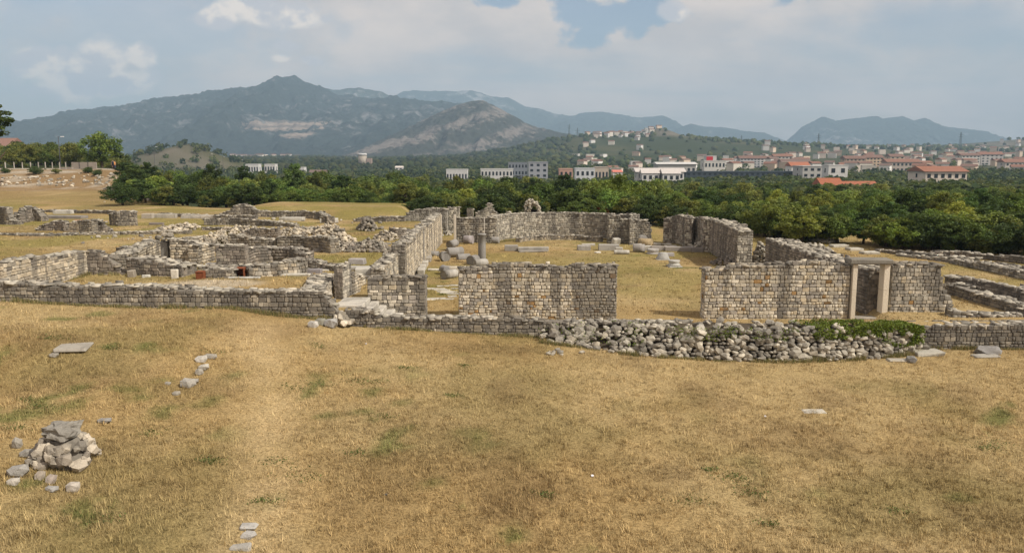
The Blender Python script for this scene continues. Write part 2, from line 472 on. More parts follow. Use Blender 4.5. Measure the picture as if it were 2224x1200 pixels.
def tint(x, y, jitter=True):
    """dry straw with greener, browner and bare patches: the colours of the turf itself"""
    straw = np.array([0.375, 0.284, 0.146]); ochre = np.array([0.325, 0.233, 0.110]); olive = np.array([0.190, 0.155, 0.064])
    green = np.array([0.085, 0.115, 0.030]); brown = np.array([0.150, 0.100, 0.052]); pale = np.array([0.480, 0.365, 0.205])
    n = lambda s, seed, o=4: fbm(x * s, y * s, o, seed)[:, None]
    c = straw + (ochre - straw) * sstep(0.38, 0.66, n(0.16, 41))
    c = c + (olive - c) * 0.50 * sstep(0.52, 0.70, n(0.22, 47))
    c = c + (brown - c) * 0.35 * sstep(0.55, 0.72, n(0.45, 53))
    c = c + (green - c) * 0.70 * sstep(0.655, 0.74, n(0.9, 59, 3)) * sstep(0.45, 0.6, n(0.12, 61))
    # darker, sparser turf in the middle and in the right corner
    for (ax, ay, rx, ry, cc, am) in ((-2.5, 20.5, 4.2, 3.6, brown, .42), (-2.0, 21.5, 3.4, 3.0, olive, .25), (7.2, 13.0, 2.6, 1.7, brown, .55), (6.6, 13.6, 3, 1.6, green, .2),
                                  (-9.5, 17.5, 2.4, 3.4, olive, .5), (-7.8, 15.0, 2.0, 2.0, olive, .45), (-12.5, 24.5, 4.0, 1.6, olive, .5), (10, 20.0, 4.5, 2.0, olive, .35)):
        d = np.exp(-((x - ax) / rx) ** 2 - ((y - ay) / ry) ** 2)[:, None]
        c = c + (cc - c) * am * d * sstep(0.30, 0.62, n(0.8, 67))
    # worn track along the left half
    tx = np.interp(y, [10, 13, 16, 21.5, 27, 33], [-4.7, -5.1, -5.8, -6.9, -8.5, -10.1]) + (fbm(y * 0.3, y * 0 + 2, 3, 68) - 0.5) * 1.6
    d = np.exp(-((x - tx) / (0.55 + 0.7 * fbm(x * 0.4, y * 0.4, 3, 66))) ** 2)[:, None] * (1 - sstep(31, 34, y))[:, None]
    c = c + (pale - c) * 0.58 * d * sstep(0.15, 0.5, n(0.5, 69))
    # inside the ruins: greener turf, pale trodden stone dust by the font
    ins = sstep(36, 46, y)[:, None] * (1 - sstep(100, 125, y))[:, None]
    turf = np.array([0.215, 0.185, 0.062])
    lf = (0.55 + 0.3 * (1 - sstep(-10, 2, x)))[:, None]
    c = c + (turf - c) * ins * lf * sstep(0.35, 0.62, n(0.25, 71))
    d = np.exp(-((x + 14.5) / 2.6) ** 2 - ((y - 38.6) / 1.3) ** 2)[:, None]
    c = c + (np.array([0.42, 0.36, 0.27]) - c) * 0.9 * sstep(0.3, 0.6, d)
    bk = (sstep(0, 9, -(x + 36 + (y - 100) * 0.567)) * sstep(96, 108, y))[:, None]
    c = c + (np.array([0.235, 0.168, 0.080]) - c) * bk * sstep(0.25, 0.6, n(0.09, 75)) * 0.8
    # the road bank: reddish earth and pale scree
    m = (sstep(0, 9, -(x + 36 + (y - 100) * 0.567)) * sstep(118, 128, y) * (1 - sstep(146, 156, y)))[:, None]
    c = c + (np.array([0.225, 0.150, 0.085]) - c) * m * 0.75
    c = c + (np.array([0.40, 0.36, 0.30]) - c) * m * 0.8 * sstep(0.56, 0.64, n(0.35, 73))
    road = (sstep(0, 9, -(x + 36 + (y - 100) * 0.567)) * sstep(150, 153, y) * (1 - sstep(162, 166, y)))[:, None]
    c = c + (np.array([0.35, 0.31, 0.26]) - c) * road
    # the plain and its hills: scrub green, some fields
    f = sstep(95, 125, y)[:, None] * (1 - (sstep(0, 9, -(x + 36 + (y - 100) * 0.567)) * (1 - sstep(160, 170, y)))[:, None])
    plain_c = np.array([0.045, 0.058, 0.026]) + (np.array([0.085, 0.085, 0.042]) - np.array([0.045, 0.058, 0.026])) * sstep(0.45, 0.7, n(0.012, 79))
    c = c + (plain_c - c) * f
    rock = np.array([0.185, 0.16, 0.135])
    for (ax, ay, rx, ry) in ((-350, 850, 52, 60), (363, 1950, 45, 80), (1750, 2500, 420, 260), (-40, 1350, 45, 20), (-130, 1900, 60, 40)):
        d = np.exp(-((x - ax) / rx) ** 2 - ((y - ay) / ry) ** 2)[:, None]
        c = c + (rock - c) * sstep(0.3, 0.65, d) * (0.45 + 0.4 * sstep(0.4, 0.6, n(0.03, 83)))
    if jitter: c = c * (0.9 + 0.2 * rng.random((len(x), 1)))
    return np.clip(c, 0.01, 1)

nx, ny = len(gxs), len(gys)
idx = np.arange(nx * ny).reshape(ny, nx)
gf = np.stack([idx[:-1, :-1], idx[:-1, 1:], idx[1:, 1:], idx[1:, :-1]], -1).reshape(-1, 4)
ground = mesh_obj('ground', np.stack([gx, gy, gz], -1), gf, M['ground'], cols=tint(gx, gy, False), smooth=True)
tag(ground, kind='structure')

# ------------------------------------------------------------------ mountains
def ridge(name, pts, D, front, back, mat, rough=0.10, zfoot=0.0, seed=1, nu=260, nv=70, power=1.25, gully=0.16, jag=0.02):
    P = [AT(px, py, D) for px, py in pts]
    xs = np.linspace(P[0].x, P[-1].x, nu)
    crest = np.interp(xs, [p.x for p in P], [p.z for p in P])
    span = max(crest) - zfoot
    crest = crest + (fbm(xs / (span * 0.22), xs * 0 + seed, 4, seed) - 0.5) * span * jag * 2.2
    v = np.concatenate([np.linspace(0, 1, nv), 1 + np.linspace(0.06, 1, 14)])
    U, V = np.meshgrid(np.arange(nu), v)
    X = xs[U]; C = crest[U]
    bend = (fbm(X / (span * 1.3), X * 0, 3, seed + 5) - 0.5) * front * 0.5
    Yc = np.where(V <= 1, D - front * (1 - V) + bend * (1 - V), D + back * (V - 1))
    prof = np.where(V <= 1, V ** power, np.clip(1 - (V - 1) * 1.05, 0, 1) ** 0.8)
    g = np.abs(fbm(X / (span * 0.35), Yc / (span * 0.75), 5, seed + 9) - 0.5) * 2
    ripple = (0.32 - g) * gully * np.clip(V, 0, 1) * np.clip(1 - V, 0, 1) * 4
    Z = zfoot - 15 + (C - zfoot + 15) * np.clip(prof + ripple, -0.1, 1.0)
    Z = Z + (fbm(X / (span * 0.08), Yc / (span * 0.08), 4, seed + 3) - 0.5) * span * rough * np.clip(1 - np.abs(V - 1) * 0.0, 0, 1) * np.where(V < 0.98, 1, 0.25)
    ids = np.arange(X.size).reshape(X.shape)
    f = np.stack([ids[:-1, :-1], ids[:-1, 1:], ids[1:, 1:], ids[1:, :-1]], -1).reshape(-1, 4)
    o = mesh_obj(name, np.stack([X.ravel(), Yc.ravel(), Z.ravel()], -1), f, mat, smooth=True)
    return tag(o, kind='structure')

q = AT(612, 270, 3650); q2 = AT(640, 292, 3450)
MT_MAIN = mountain_mat('mountain_main', (0.205, 0.20, 0.198), (0.040, 0.050, 0.044), 0.045, 1.0,
                       quarry=[(q.x, q.y, q.z, 195, 420, 33), (q2.x, q2.y, q2.z, 80, 380, 22)])
MT_FRONT = mountain_mat('mountain_front', (0.205, 0.178, 0.158), (0.055, 0.058, 0.046), 0.085, 2.2, strata=0.055)
MT_FAR = mountain_mat('mountain_far', (0.34, 0.33, 0.32), (0.06, 0.075, 0.055), 0.03, 0.7)
ridge('mountain_range', [(560, 250), (640, 215), (690, 188), (720, 194), (745, 196), (780, 191), (830, 199), (848, 209), (880, 225), (960, 260)], 6500, 1800, 500, MT_FAR, seed=14, nu=160)
ridge('far_mountain_range', [(780, 262), (830, 225), (856, 208), (876, 198), (895, 196), (915, 198), (950, 197), (1000, 197), (1025, 196), (1060, 208), (1080, 210), (1105, 212),
      (1140, 230), (1180, 238), (1200, 246), (1245, 252), (1270, 245), (1310, 243), (1350, 250), (1390, 256), (1440, 251), (1465, 262), (1490, 285), (1540, 306), (1580, 325)], 9000, 2200, 500, MT_FAR, seed=22, zfoot=30, jag=0.012)
ridge('low_blue_range', [(1150, 325), (1190, 276), (1230, 262), (1262, 276), (1300, 290), (1340, 300), (1400, 296), (1450, 287), (1500, 268), (1530, 275), (1575, 277), (1620, 285), (1660, 288), (1690, 303), (1712, 322)],
      8000, 1500, 500, MT_FAR, seed=31, zfoot=30, jag=0.010)
ridge('blue_massif', [(1680, 330), (1702, 312), (1740, 277), (1785, 253), (1815, 262), (1870, 255), (1905, 252), (1910, 258), (1960, 252), (1985, 262), (2010, 255), (2045, 275),
      (2090, 279), (2140, 285), (2165, 302), (2200, 320)], 7800, 1300, 500, MT_FAR, seed=37, zfoot=20, jag=0.010)
ridge('main_mountain', [(-420, 310), (-200, 292), (0, 275), (60, 270), (130, 262), (190, 247), (232, 231), (270, 232), (330, 220), (365, 209), (420, 205), (470, 197), (510, 190), (550, 192),
      (575, 181), (605, 167), (618, 170), (640, 163), (665, 178), (700, 190), (735, 206), (810, 215), (850, 212), (900, 215), (960, 222), (1050, 228), (1110, 262), (1170, 290), (1230, 310), (1300, 330)],
      5000, 2000, 600, MT_MAIN, seed=5, nu=600, nv=150, power=1.15, gully=0.30)
ridge('front_mountain', [(740, 352), (790, 330), (840, 300), (900, 271), (960, 241), (1010, 223), (1050, 217), (1080, 232), (1110, 250), (1150, 270), (1190, 282), (1230, 291), (1300, 302), (1380, 318), (1440, 330)],
      3300, 900, 400, MT_FRONT, seed=9, nu=320, nv=110, gully=0.22)

# the air between here and the mountains
hz = [(-11000, -70, -30), (11000, -70, -30), (11000, 9700, -30), (-11000, 9700, -30), (-11000, -70, 790), (11000, -70, 790), (11000, 9700, 790), (-11000, 9700, 790)]
mh = bpy.data.materials.new('air_haze'); mh.use_nodes = True
mh.node_tree.nodes.clear(); k = NT(mh.node_tree)
pv = k.n('ShaderNodeVolumePrincipled')
pv.inputs['Color'].default_value = (0.52, 0.755, 1.0, 1)
pv.inputs['Density'].default_value = 0.000145
pv.inputs['Anisotropy'].default_value = 0.0
ho = k.n('ShaderNodeOutputMaterial'); k.link(pv.outputs[0], ho.inputs['Volume'])
haze = mesh_obj('haze', hz, [(0, 3, 2, 1), (4, 5, 6, 7), (0, 1, 5, 4), (1, 2, 6, 5), (2, 3, 7, 6), (3, 0, 4, 7)], mh)
tag(haze, 'pale blue summer haze over the plain', None, None, 'stuff')

# ------------------------------------------------------------------ stones
def stone_unit(seed):
    r = random.Random(seed)
    v = []
    for d, s in ((-1.0, 0.96), (0.35, 1.0), (1.0, 0.80)):
        for (u, q) in ((-.5, -.5), (.5, -.5), (.5, .5), (-.5, .5)):
            j = 0.075 if d > 0 else 0.0
            v.append((u * s + r.uniform(-j, j), q * s + r.uniform(-j, j), d + (r.uniform(-.22, .12) if d == 1.0 else 0)))
    f = [(3, 2, 1, 0), (8, 9, 10, 11)]
    for a in (0, 4):
        for i in range(4):
            f.append((a + i, a + (i + 1) % 4, a + 4 + (i + 1) % 4, a + 4 + i))
    return v, f
SU = [stone_unit(i) for i in range(14)]
SU_V = np.array([s[0] for s in SU])
SU_F = np.array(SU[0][1])
SU_ME = []
def stone_round(seed):
    r = random.Random(seed + 500)
    c = r.uniform(0.07, 0.17)
    o8 = [(-.5 + c, -.5), (.5 - c, -.5), (.5, -.5 + c), (.5, .5 - c), (.5 - c, .5), (-.5 + c, .5), (-.5, .5 - c), (-.5, -.5 + c)]
    o8 = [(u + r.uniform(-.06, .06), q + r.uniform(-.07, .07)) for u, q in o8]
    v = []
    for d, s in ((-1.0, 0.97), (0.35, 1.0), (1.0, 0.83)):
        for (u, q) in o8: v.append((u * s, q * s, d + (r.uniform(-.25, .12) if d == 1.0 else 0)))
    f = [tuple(reversed(range(8))), tuple(range(16, 24))]
    for a in (0, 8):
        for i in range(8): f.append((a + i, a + (i + 1) % 8, a + 8 + (i + 1) % 8, a + 8 + i))
    return v, f
for i, (v, f) in enumerate(stone_round(j) for j in range(16)):
    me = bpy.data.meshes.new('stone'); me.from_pydata(v, [], f); me.materials.append(M['stone']); SU_ME.append(me)

def rock_unit(seed, flat=1.0, n=14):
    import bmesh
    r = random.Random(seed)
    bm = bmesh.new()
    for i in range(n):
        z = 1 - 2 * (i + .5) / n; t = i * 2.399963
        q = math.sqrt(1 - z * z)
        p = Vector((q * math.cos(t), q * math.sin(t), z))
        p = Vector([math.copysign(abs(c) ** 0.75, c) for c in p]) * r.uniform(.75, 1.1) * 0.5
        bm.verts.new((p.x, p.y, p.z * flat))
    bmesh.ops.convex_hull(bm, input=bm.verts)
    for v in [v for v in bm.verts if not v.link_faces]: bm.verts.remove(v)
    me = bpy.data.meshes.new('stone'); bm.to_mesh(me); bm.free()
    me.materials.append(M['stone'])
    return me
RK = [rock_unit(100 + i) for i in range(12)]

PALE = [(0.50, 0.455, 0.375), (0.44, 0.40, 0.325), (0.55, 0.505, 0.425), (0.39, 0.35, 0.285), (0.47, 0.405, 0.30), (0.34, 0.315, 0.275), (0.30, 0.275, 0.245)]
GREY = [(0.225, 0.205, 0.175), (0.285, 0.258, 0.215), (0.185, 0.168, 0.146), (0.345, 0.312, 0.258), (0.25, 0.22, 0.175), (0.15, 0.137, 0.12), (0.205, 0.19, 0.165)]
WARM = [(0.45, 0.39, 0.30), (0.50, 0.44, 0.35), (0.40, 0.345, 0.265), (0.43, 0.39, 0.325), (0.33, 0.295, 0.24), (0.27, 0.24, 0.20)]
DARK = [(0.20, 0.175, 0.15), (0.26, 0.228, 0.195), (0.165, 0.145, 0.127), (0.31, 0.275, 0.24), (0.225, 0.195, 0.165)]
LIGHT = [(0.40, 0.375, 0.325), (0.35, 0.33, 0.285), (0.45, 0.415, 0.355), (0.30, 0.28, 0.245), (0.24, 0.225, 0.20)]
def pick(pal, n, orange=0.0):
    p = np.array(pal)
    c = p[rng.integers(0, len(p), n)] * rng.uniform(0.78, 1.20, (n, 1)) * np.array([1.01, 1.0, 0.965]) * 1.14
    if orange:
        o = rng.random(n) < orange
        c[o] = np.array([0.36, 0.225, 0.10]) * rng.uniform(.6, 1.15, (o.sum(), 1))
    return c

class Stones:
    def __init__(s): s.c, s.U, s.V, s.D, s.col, s.front = [], [], [], [], [], []
    def add(s, c, U, V, D, col, front):
        s.c.append(c); s.U.append(U); s.V.append(V); s.D.append(D); s.col.append(col); s.front.append(np.full(len(c), front, float))
    def cat(s):
        for a in ('c', 'U', 'V', 'D', 'col', 'front'): setattr(s, a, np.concatenate(getattr(s, a)) if getattr(s, a) else np.zeros((0, 3)))

def joined_stones(name, parent, c, U, V, D, col):
    n = len(c)
    tv = SU_V[rng.integers(0, len(SU_V), n)]
    v = c[:, None, :] + tv[:, :, 0:1] * U[:, None, :] + tv[:, :, 1:2] * V[:, None, :] + tv[:, :, 2:3] * D[:, None, :]
    f = (SU_F[None] + (np.arange(n) * 12)[:, None, None]).reshape(-1, 4)
    o = mesh_obj(name, v.reshape(-1, 3), f, M['stones'], parent, cols=np.repeat(col, 12, 0))
    return tag(o, kind='stuff')

def emit(parent, st, near):
    """near: the (up to) 300 stones that show largest become parts; the others one joined part"""
    st.cat()
    if len(st.c) == 0: return
    loc = np.array(parent.location)
    c = st.c - loc
    order = np.zeros(len(c), bool)
    if near:
        size = np.linalg.norm(st.U, axis=1) * np.linalg.norm(st.V, axis=1) * st.front
        top = np.argsort(-size)[:300]
        top = top[st.front[top] > 0.5]
        order[top] = True
        for i in top:
            m = Matrix(((st.U[i][0], st.V[i][0], st.D[i][0], c[i][0]), (st.U[i][1], st.V[i][1], st.D[i][1], c[i][1]), (st.U[i][2], st.V[i][2], st.D[i][2], c[i][2]), (0, 0, 0, 1)))
            link_mesh('stone', SU_ME[(i * 7) % len(SU_ME)], parent, m, st.col[i])
    r = ~order
    if r.any(): joined_stones('rough_masonry', parent, c[r], st.U[r], st.V[r], st.D[r], st.col[r])

UP = np.array([0, 0, 1.0])
def face(st, P, zb, zt, n, course, sw, pal, orange, front, wob=0.04, big=0.0):
    """lay courses on the polyline P (n,2) with base zb, top zt (per vertex) and outward normals n (per segment)"""
    P = np.asarray(P, float)
    seg = np.linalg.norm(np.diff(P, axis=0), axis=1)
    S = np.concatenate([[0], np.cumsum(seg)]); L = S[-1]
    if L < 0.05: return
    z = min(zb) - 0.02
    ztm = max(zt)
    out = []
    row = 0
    while z < ztm:
        h = course * random.choice((0.7, 0.85, 1.0, 1.0, 1.1, 1.3))
        s = -random.uniform(0, sw)
        while s < L:
            wd = sw * random.choice((0.5, 0.7, 0.85, 1.0, 1.15, 1.4, 1.0, 1.7)) * random.uniform(0.85, 1.15)
            a, b = max(s, 0.0), min(s + wd, L)
            if b - a > 0.05: out.append((0.5 * (a + b), b - a, z + h / 2 + random.uniform(-.01, .01), h))
            s += wd
        z += h; row += 1
    o = np.array(out)
    sc, wd, zc, h = o.T
    zb_s, zt_s = np.interp(sc, S, zb), np.interp(sc, S, zt)
    zc = zc + np.interp(sc, np.linspace(0, L, 9), rng.uniform(-wob, wob, 9)) * 0.5
    keep = (zc + h * 0.45 > zb_s) & (zc + h * 0.25 < zt_s + rng.uniform(-0.03, 0.05, len(zc)))
    sc, wd, zc, h = sc[keep], wd[keep], zc[keep], h[keep]
    if len(sc) == 0: return
    si = np.clip(np.searchsorted(S, sc) - 1, 0, len(seg) - 1)
    t = np.diff(P, axis=0)[si] / seg[si][:, None]
    nn = n[si]
    x = np.interp(sc, S, P[:, 0]); y = np.interp(sc, S, P[:, 1])
    c = np.stack([x, y, zc], -1)
    N = len(sc)
    U = np.concatenate([t, np.zeros((N, 1))], 1) * (wd * rng.uniform(0.94, 0.99, N) - 0.004)[:, None]
    tilt = rng.uniform(-0.03, 0.03, N)
    V = UP[None] * (h * rng.uniform(0.88, 0.99, N) - 0.004)[:, None] + U * tilt[:, None]
    n3 = np.concatenate([nn, np.zeros((N, 1))], 1)
    n3 = n3 + np.concatenate([t, np.zeros((N, 1))], 1) * rng.uniform(-.05, .05, (N, 1)) + UP[None] * rng.uniform(-.05, .05, (N, 1))
    # right-handed frame for outward faces
    fl = np.sign(np.einsum('ij,ij->i', np.cross(U, V), n3)); U = U * fl[:, None]
    D = n3 * rng.uniform(0.022, 0.050, N)[:, None]
    col = pick(pal, N, orange)
    topd = np.interp(sc, S, zt) - zc
    wk = rng.random(N) < np.clip(1.05 - topd / 0.42, 0, 0.9)
    col[wk] = col[wk] * 0.5 + np.array([0.065, 0.06, 0.055])
    st.add(c - n3 * 0.015, U, V, D, col, front)

def cap(st, P, Pb, zt, pal, size=0.32, front=0.4, messy=1.0):
    P, Pb = np.asarray(P, float), np.asarray(Pb, float)
    seg = np.linalg.norm(np.diff(P, axis=0), axis=1); S = np.concatenate([[0], np.cumsum(seg)]); L = S[-1]
    th = np.linalg.norm(P[0] - Pb[0])
    n = max(2, int(L * th / (size * size) * 1.5))
    sc = rng.uniform(0, L, n); q = rng.uniform(0.06, 0.94, n)
    x = np.interp(sc, S, P[:, 0]) * (1 - q) + np.interp(sc, S, Pb[:, 0]) * q
    y = np.interp(sc, S, P[:, 1]) * (1 - q) + np.interp(sc, S, Pb[:, 1]) * q
    z = np.interp(sc, S, zt) - 0.03 + rng.uniform(-0.06, 0.015, n) * messy
    a = rng.uniform(0, 6.28, n) * 0.3 + math.atan2(P[-1][1] - P[0][1], P[-1][0] - P[0][0])
    w_, h_ = size * rng.uniform(.5, 1.4, n), size * rng.uniform(.45, 1.0, n)
    tl = rng.normal(0, 0.07 * messy, (n, 2))
    U = np.stack([np.cos(a), np.sin(a), tl[:, 0]], -1) * w_[:, None]
    V = np.stack([-np.sin(a), np.cos(a), tl[:, 1]], -1) * h_[:, None]
    D = np.cross(U, V); D = D / np.linalg.norm(D, axis=1)[:, None] * rng.uniform(0.025, 0.06, n)[:, None]
    st.add(np.stack([x, y, z], -1), U, V, D, pick(pal, n), front)

def resample(pts, step=0.45):
    """pts: (x, y, zb, zt); adds stations so that tops follow their outline"""
    out = [pts[0]]
    for a, b in zip(pts[:-1], pts[1:]):
        d = math.hypot(b[0] - a[0], b[1] - a[1]); n = max(1, int(d / step))
        for i in range(1, n + 1):
            f = i / n; out.append(tuple(a[j] + (b[j] - a[j]) * f for j in range(4)))
    return out

def wall(name, label, pts, th=0.6, course=0.17, sw=0.27, pal=GREY, cpal=LIGHT, orange=0.0, near=False, cat='wall', group=None, flip=False,
         ragged=0.05, capsize=0.32, messy=1.0, backface=True, endpal=None):
    """a masonry wall along its visible foot line. pts: (x, y, z_base, z_top) in metres"""
    pts = resample(pts)
    A = np.array(pts)
    P = A[:, :2]; zb = A[:, 2] - 0.06; zt = A[:, 3].copy()
    if ragged: zt[1:-1] += (vnoise(np.arange(len(zt)) * 0.7 + rng.uniform(0, 99), np.zeros(len(zt)), 5)[1:-1] - 0.5) * 2 * ragged
    t = np.diff(P, axis=0); L = np.linalg.norm(t, axis=1); t = t / L[:, None]
    n = np.stack([t[:, 1], -t[:, 0]], -1)
    mid = 0.5 * (P[:-1] + P[1:])
    if np.sum(np.einsum('ij,ij->i', n, -mid) / np.linalg.norm(mid, axis=1) * L) < 0: n = -n
    if flip: n = -n
    nv = np.concatenate([n[:1], 0.5 * (n[:-1] + n[1:]), n[-1:]]); nv /= np.linalg.norm(nv, axis=1)[:, None]
    Pb = P - nv * th
    base = Vector((*P.mean(0), float(zb.mean())))
    root = empty(name, base, label, cat, group)
    # core
    Pf, Pr = P - nv * 0.045, Pb + nv * 0.045
    m = len(P)
    ct = zt - 0.075 - 0.03 * rng.random(m)
    V = np.concatenate([np.c_[Pf, zb - 0.15], np.c_[Pf, ct], np.c_[Pr, ct - 0.02], np.c_[Pr, zb - 0.15]]) - np.array(base)
    F = []
    for i in range(m - 1):
        for r0, r1 in ((0, 1), (1, 2), (2, 3), (3, 0)):
            F.append((r0 * m + i, r0 * m + i + 1, r1 * m + i + 1, r1 * m + i))
    F += [(0, m, 2 * m, 3 * m), (m - 1, 4 * m - 1, 3 * m - 1, 2 * m - 1)]
    mesh_obj('core', V, F, M['mortar'], root)
    st = Stones()
    face(st, P, zb, zt, n, course, sw, pal, orange, 1.0)
    if backface: face(st, Pb, zb, zt, -n, course * 1.1, sw * 1.2, pal, 0, 0.05)
    for e, s in ((0, -1), (-1, 1)):
        q = np.stack([P[e], Pb[e]]); tt = t[e] * s
        fr = 0.9 if np.dot(tt, -P[e]) > 0 else 0.06
        face(st, q, [zb[e]] * 2, [zt[e]] * 2, np.array([tt]), course, sw, endpal or pal, orange, fr)
    cap(st, P, Pb, zt, cpal, capsize, 0.35, messy)
    emit(root, st, near)
    return root

def W(pts, Y=None, zmin=None):
    """(px, py_base, py_top[, Y]) -> (x, y, zb, zt); with Y the foot stands at that distance"""
    out = []
    for p in pts:
        yy = p[3] if len(p) > 3 else Y
        if yy is None:
            g = G(p[0], p[1]); yy = g.y
        b = AT(p[0], p[1], yy); t = AT(p[0], p[2], yy)
        gz_ = Tz(b.x, yy)
        out.append((b.x, yy, gz_ if yy is not None else b.z, max(t.z, gz_ + 0.12)))
    return out

RK_V = [np.array([v.co[:] for v in me.vertices]) for me in RK]
RK_F = [np.array([p.vertices[:] for p in me.polygons]) for me in RK]
from mathutils import Euler
def rubble(root, P, size, pal, near=0, flat=(0.55, 0.95), aspect=(0.8, 1.5), tilt=0.5):
    """angular stones at the points P (n,3); the first `near` become parts, the others one joined part"""
    n = len(P); loc = np.array(root.location)
    cols = pick(pal, n)
    VV, FF, CC, off = [], [], [], 0
    for i in range(n):
        s = size[i] if hasattr(size, '__len__') else size
        sx = s * random.uniform(*aspect); sz = s * random.uniform(*flat)
        m = Euler((random.gauss(0, tilt), random.gauss(0, tilt), random.uniform(0, 6.28))).to_matrix().to_4x4() @ Matrix.Diagonal((sx, s, sz, 1))
        m.translation = Vector(P[i] - loc)
        j = random.randrange(len(RK))
        if i < near:
            link_mesh('stone', RK[j], root, m, cols[i])
        else:
            A = np.array(m)
            v = RK_V[j] @ A[:3, :3].T + A[:3, 3]
            VV.append(v); FF.append(RK_F[j] + off); CC.append(np.repeat(cols[i:i + 1], len(v), 0)); off += len(v)
    if VV:
        o = mesh_obj('rubble_stones', np.concatenate(VV), np.concatenate(FF), M['stones'], root, cols=np.concatenate(CC))
        tag(o, kind='stuff')

def heap(name, label, px, py, w_px, d_m, h_m, n, s, pal=LIGHT, cat='rubble', group=None, near=0):
    g = G(px, py)
    if not near: n, s = int(n * 1.7), s * 0.72
    sx = w_px / FPX * g.y / 2
    a = rng.uniform(0, 6.28, n); r = np.sqrt(rng.random(n))
    X = g.x + r * np.cos(a) * sx; Y = g.y + r * np.sin(a) * d_m / 2
    Z = T(X, Y) + h_m * np.clip(1 - r ** 3.0, 0, 1) * rng.uniform(0.35, 1.0, n) * np.interp(r * np.cos(a), np.linspace(-1, 1, 9), rng.uniform(0.55, 1.15, 9)) + 0.02
    root = empty(name, g, label, cat, group)
    rubble(root, np.stack([X, Y, Z], -1), s * rng.uniform(.5, 1.4, n), pal, near)
    return root

# ------------------------------------------------------------------ the front walls of the ruin
YR, YF = 33.7, 36.5
wall('retaining_wall', 'long low grey stone wall running left from the stairs, with squared courses and pale worn top',
     W([(-240, 650, 604), (-90, 652, 606), (0, 653, 609), (116, 660, 619), (214, 665, 619), (312, 668, 620), (426, 668, 629), (560, 676, 630), (699, 692, 634), (712, 694, 648), (722, 697, 658), (733, 702, 672), (745, 708, 690), (757, 712, 703)], YR),
     0.8, 0.17, 0.215, GREY, LIGHT, near=True, ragged=0.03)
wall('parapet_wall', 'low parapet wall of grey squared stones below the stone steps and the standing front panels',
     W([(750, 709, 673), (817, 712, 676), (824, 712, 687), (923, 718, 688), (1060, 725, 690), (1160, 731, 693), (1232, 737, 695), (1330, 745, 697), (1500, 752, 697)], YR),
     0.55, 0.16, 0.22, GREY, LIGHT, near=True, ragged=0.02)
wall('terrace_wall', 'low brown-grey terrace wall continuing right from the ivy end of the rubble wall',
     W([(1940, 757, 707), (2002, 757, 709), (2070, 757, 705), (2150, 757, 703), (2224, 757, 702), (2330, 758, 701), (2480, 760, 700)], YR),
     0.8, 0.17, 0.22, [tuple(c * 0.8 for c in q) for q in GREY], LIGHT, near=True, ragged=0.03)
wall('front_wall_pier', 'narrow squared stone wall panel standing directly behind the stone steps',
     W([(800, 690, 603), (807, 690, 600), (925, 690, 600)], YF), 0.6, 0.175, 0.25, PALE + GREY[:3], GREY, 0.03, near=True, ragged=0.01)
wall('front_wall_panel', 'wide free-standing wall panel of pale squared stones with some orange ones, between two gaps',
     W([(997, 692, 583), (1040, 692, 580), (1096, 692, 572), (1151, 692, 572), (1153, 692, 576), (1199, 692, 576), (1201, 692, 581), (1240, 692, 579), (1242, 692, 575), (1338, 692, 576)], YF),
     0.7, 0.16, 0.205, PALE, GREY, 0.035, near=True, ragged=0.015)
wall('front_wall_panel', 'tall pale stone wall panel with dark vertical weather streaks, joined to the left doorpost',
     W([(1528, 697, 586), (1574, 697, 581), (1591, 697, 575), (1690, 697, 571), (1785, 697, 567), (1795, 697, 571), (1840, 697, 575)], YF),
     0.7, 0.16, 0.205, PALE, GREY, 0.02, near=True, ragged=0.02)
wall('front_wall_panel', 'grey weathered wall panel right of the doorway with a ragged broken edge',
     W([(1930, 700, 574), (1980, 700, 571), (2035, 700, 573), (2037, 700, 598), (2048, 700, 625), (2052, 700, 640), (2064, 700, 645), (2068, 700, 690)], YF),
     0.7, 0.16, 0.21, LIGHT + PALE[2:5], GREY, 0.01, near=True, ragged=0.01)

# doorway: two pale jambs of two blocks each and a heavy grey lintel
def block(name, sx, sy, sz, parent, loc, rot=(0, 0, 0), color=(0.4, 0.38, 0.34), bev=0.02, mat='clean', jit=0.012, seed=None):
    """a dressed stone block, local base at its centre bottom"""
    r = random.Random(seed if seed is not None else random.random())
    v = []
    for x in (-1, 1):
        for y in (-1, 1):
            for z in (0, 1):
                j = [r.uniform(-jit, jit) for _ in range(3)]
                X, Y, Z = x * sx / 2 + j[0], y * sy / 2 + j[1], z * sz + j[2] * 0.6
                b = bev
                sgx, sgy, sgz = -x, -y, (1 if z == 0 else -1)
                v += [(X, Y + sgy * b, Z + sgz * b), (X + sgx * b, Y, Z + sgz * b), (X + sgx * b, Y + sgy * b, Z)]
    import bmesh
    bm = bmesh.new()
    for q in v: bm.verts.new(q)
    bmesh.ops.convex_hull(bm, input=bm.verts)
    me = bpy.data.meshes.new(name); bm.to_mesh(me); bm.free()
    me.materials.append(M[mat])
    m = Euler(rot).to_matrix().to_4x4(); m.translation = Vector(loc)
    return link_mesh(name, me, parent, m, color)

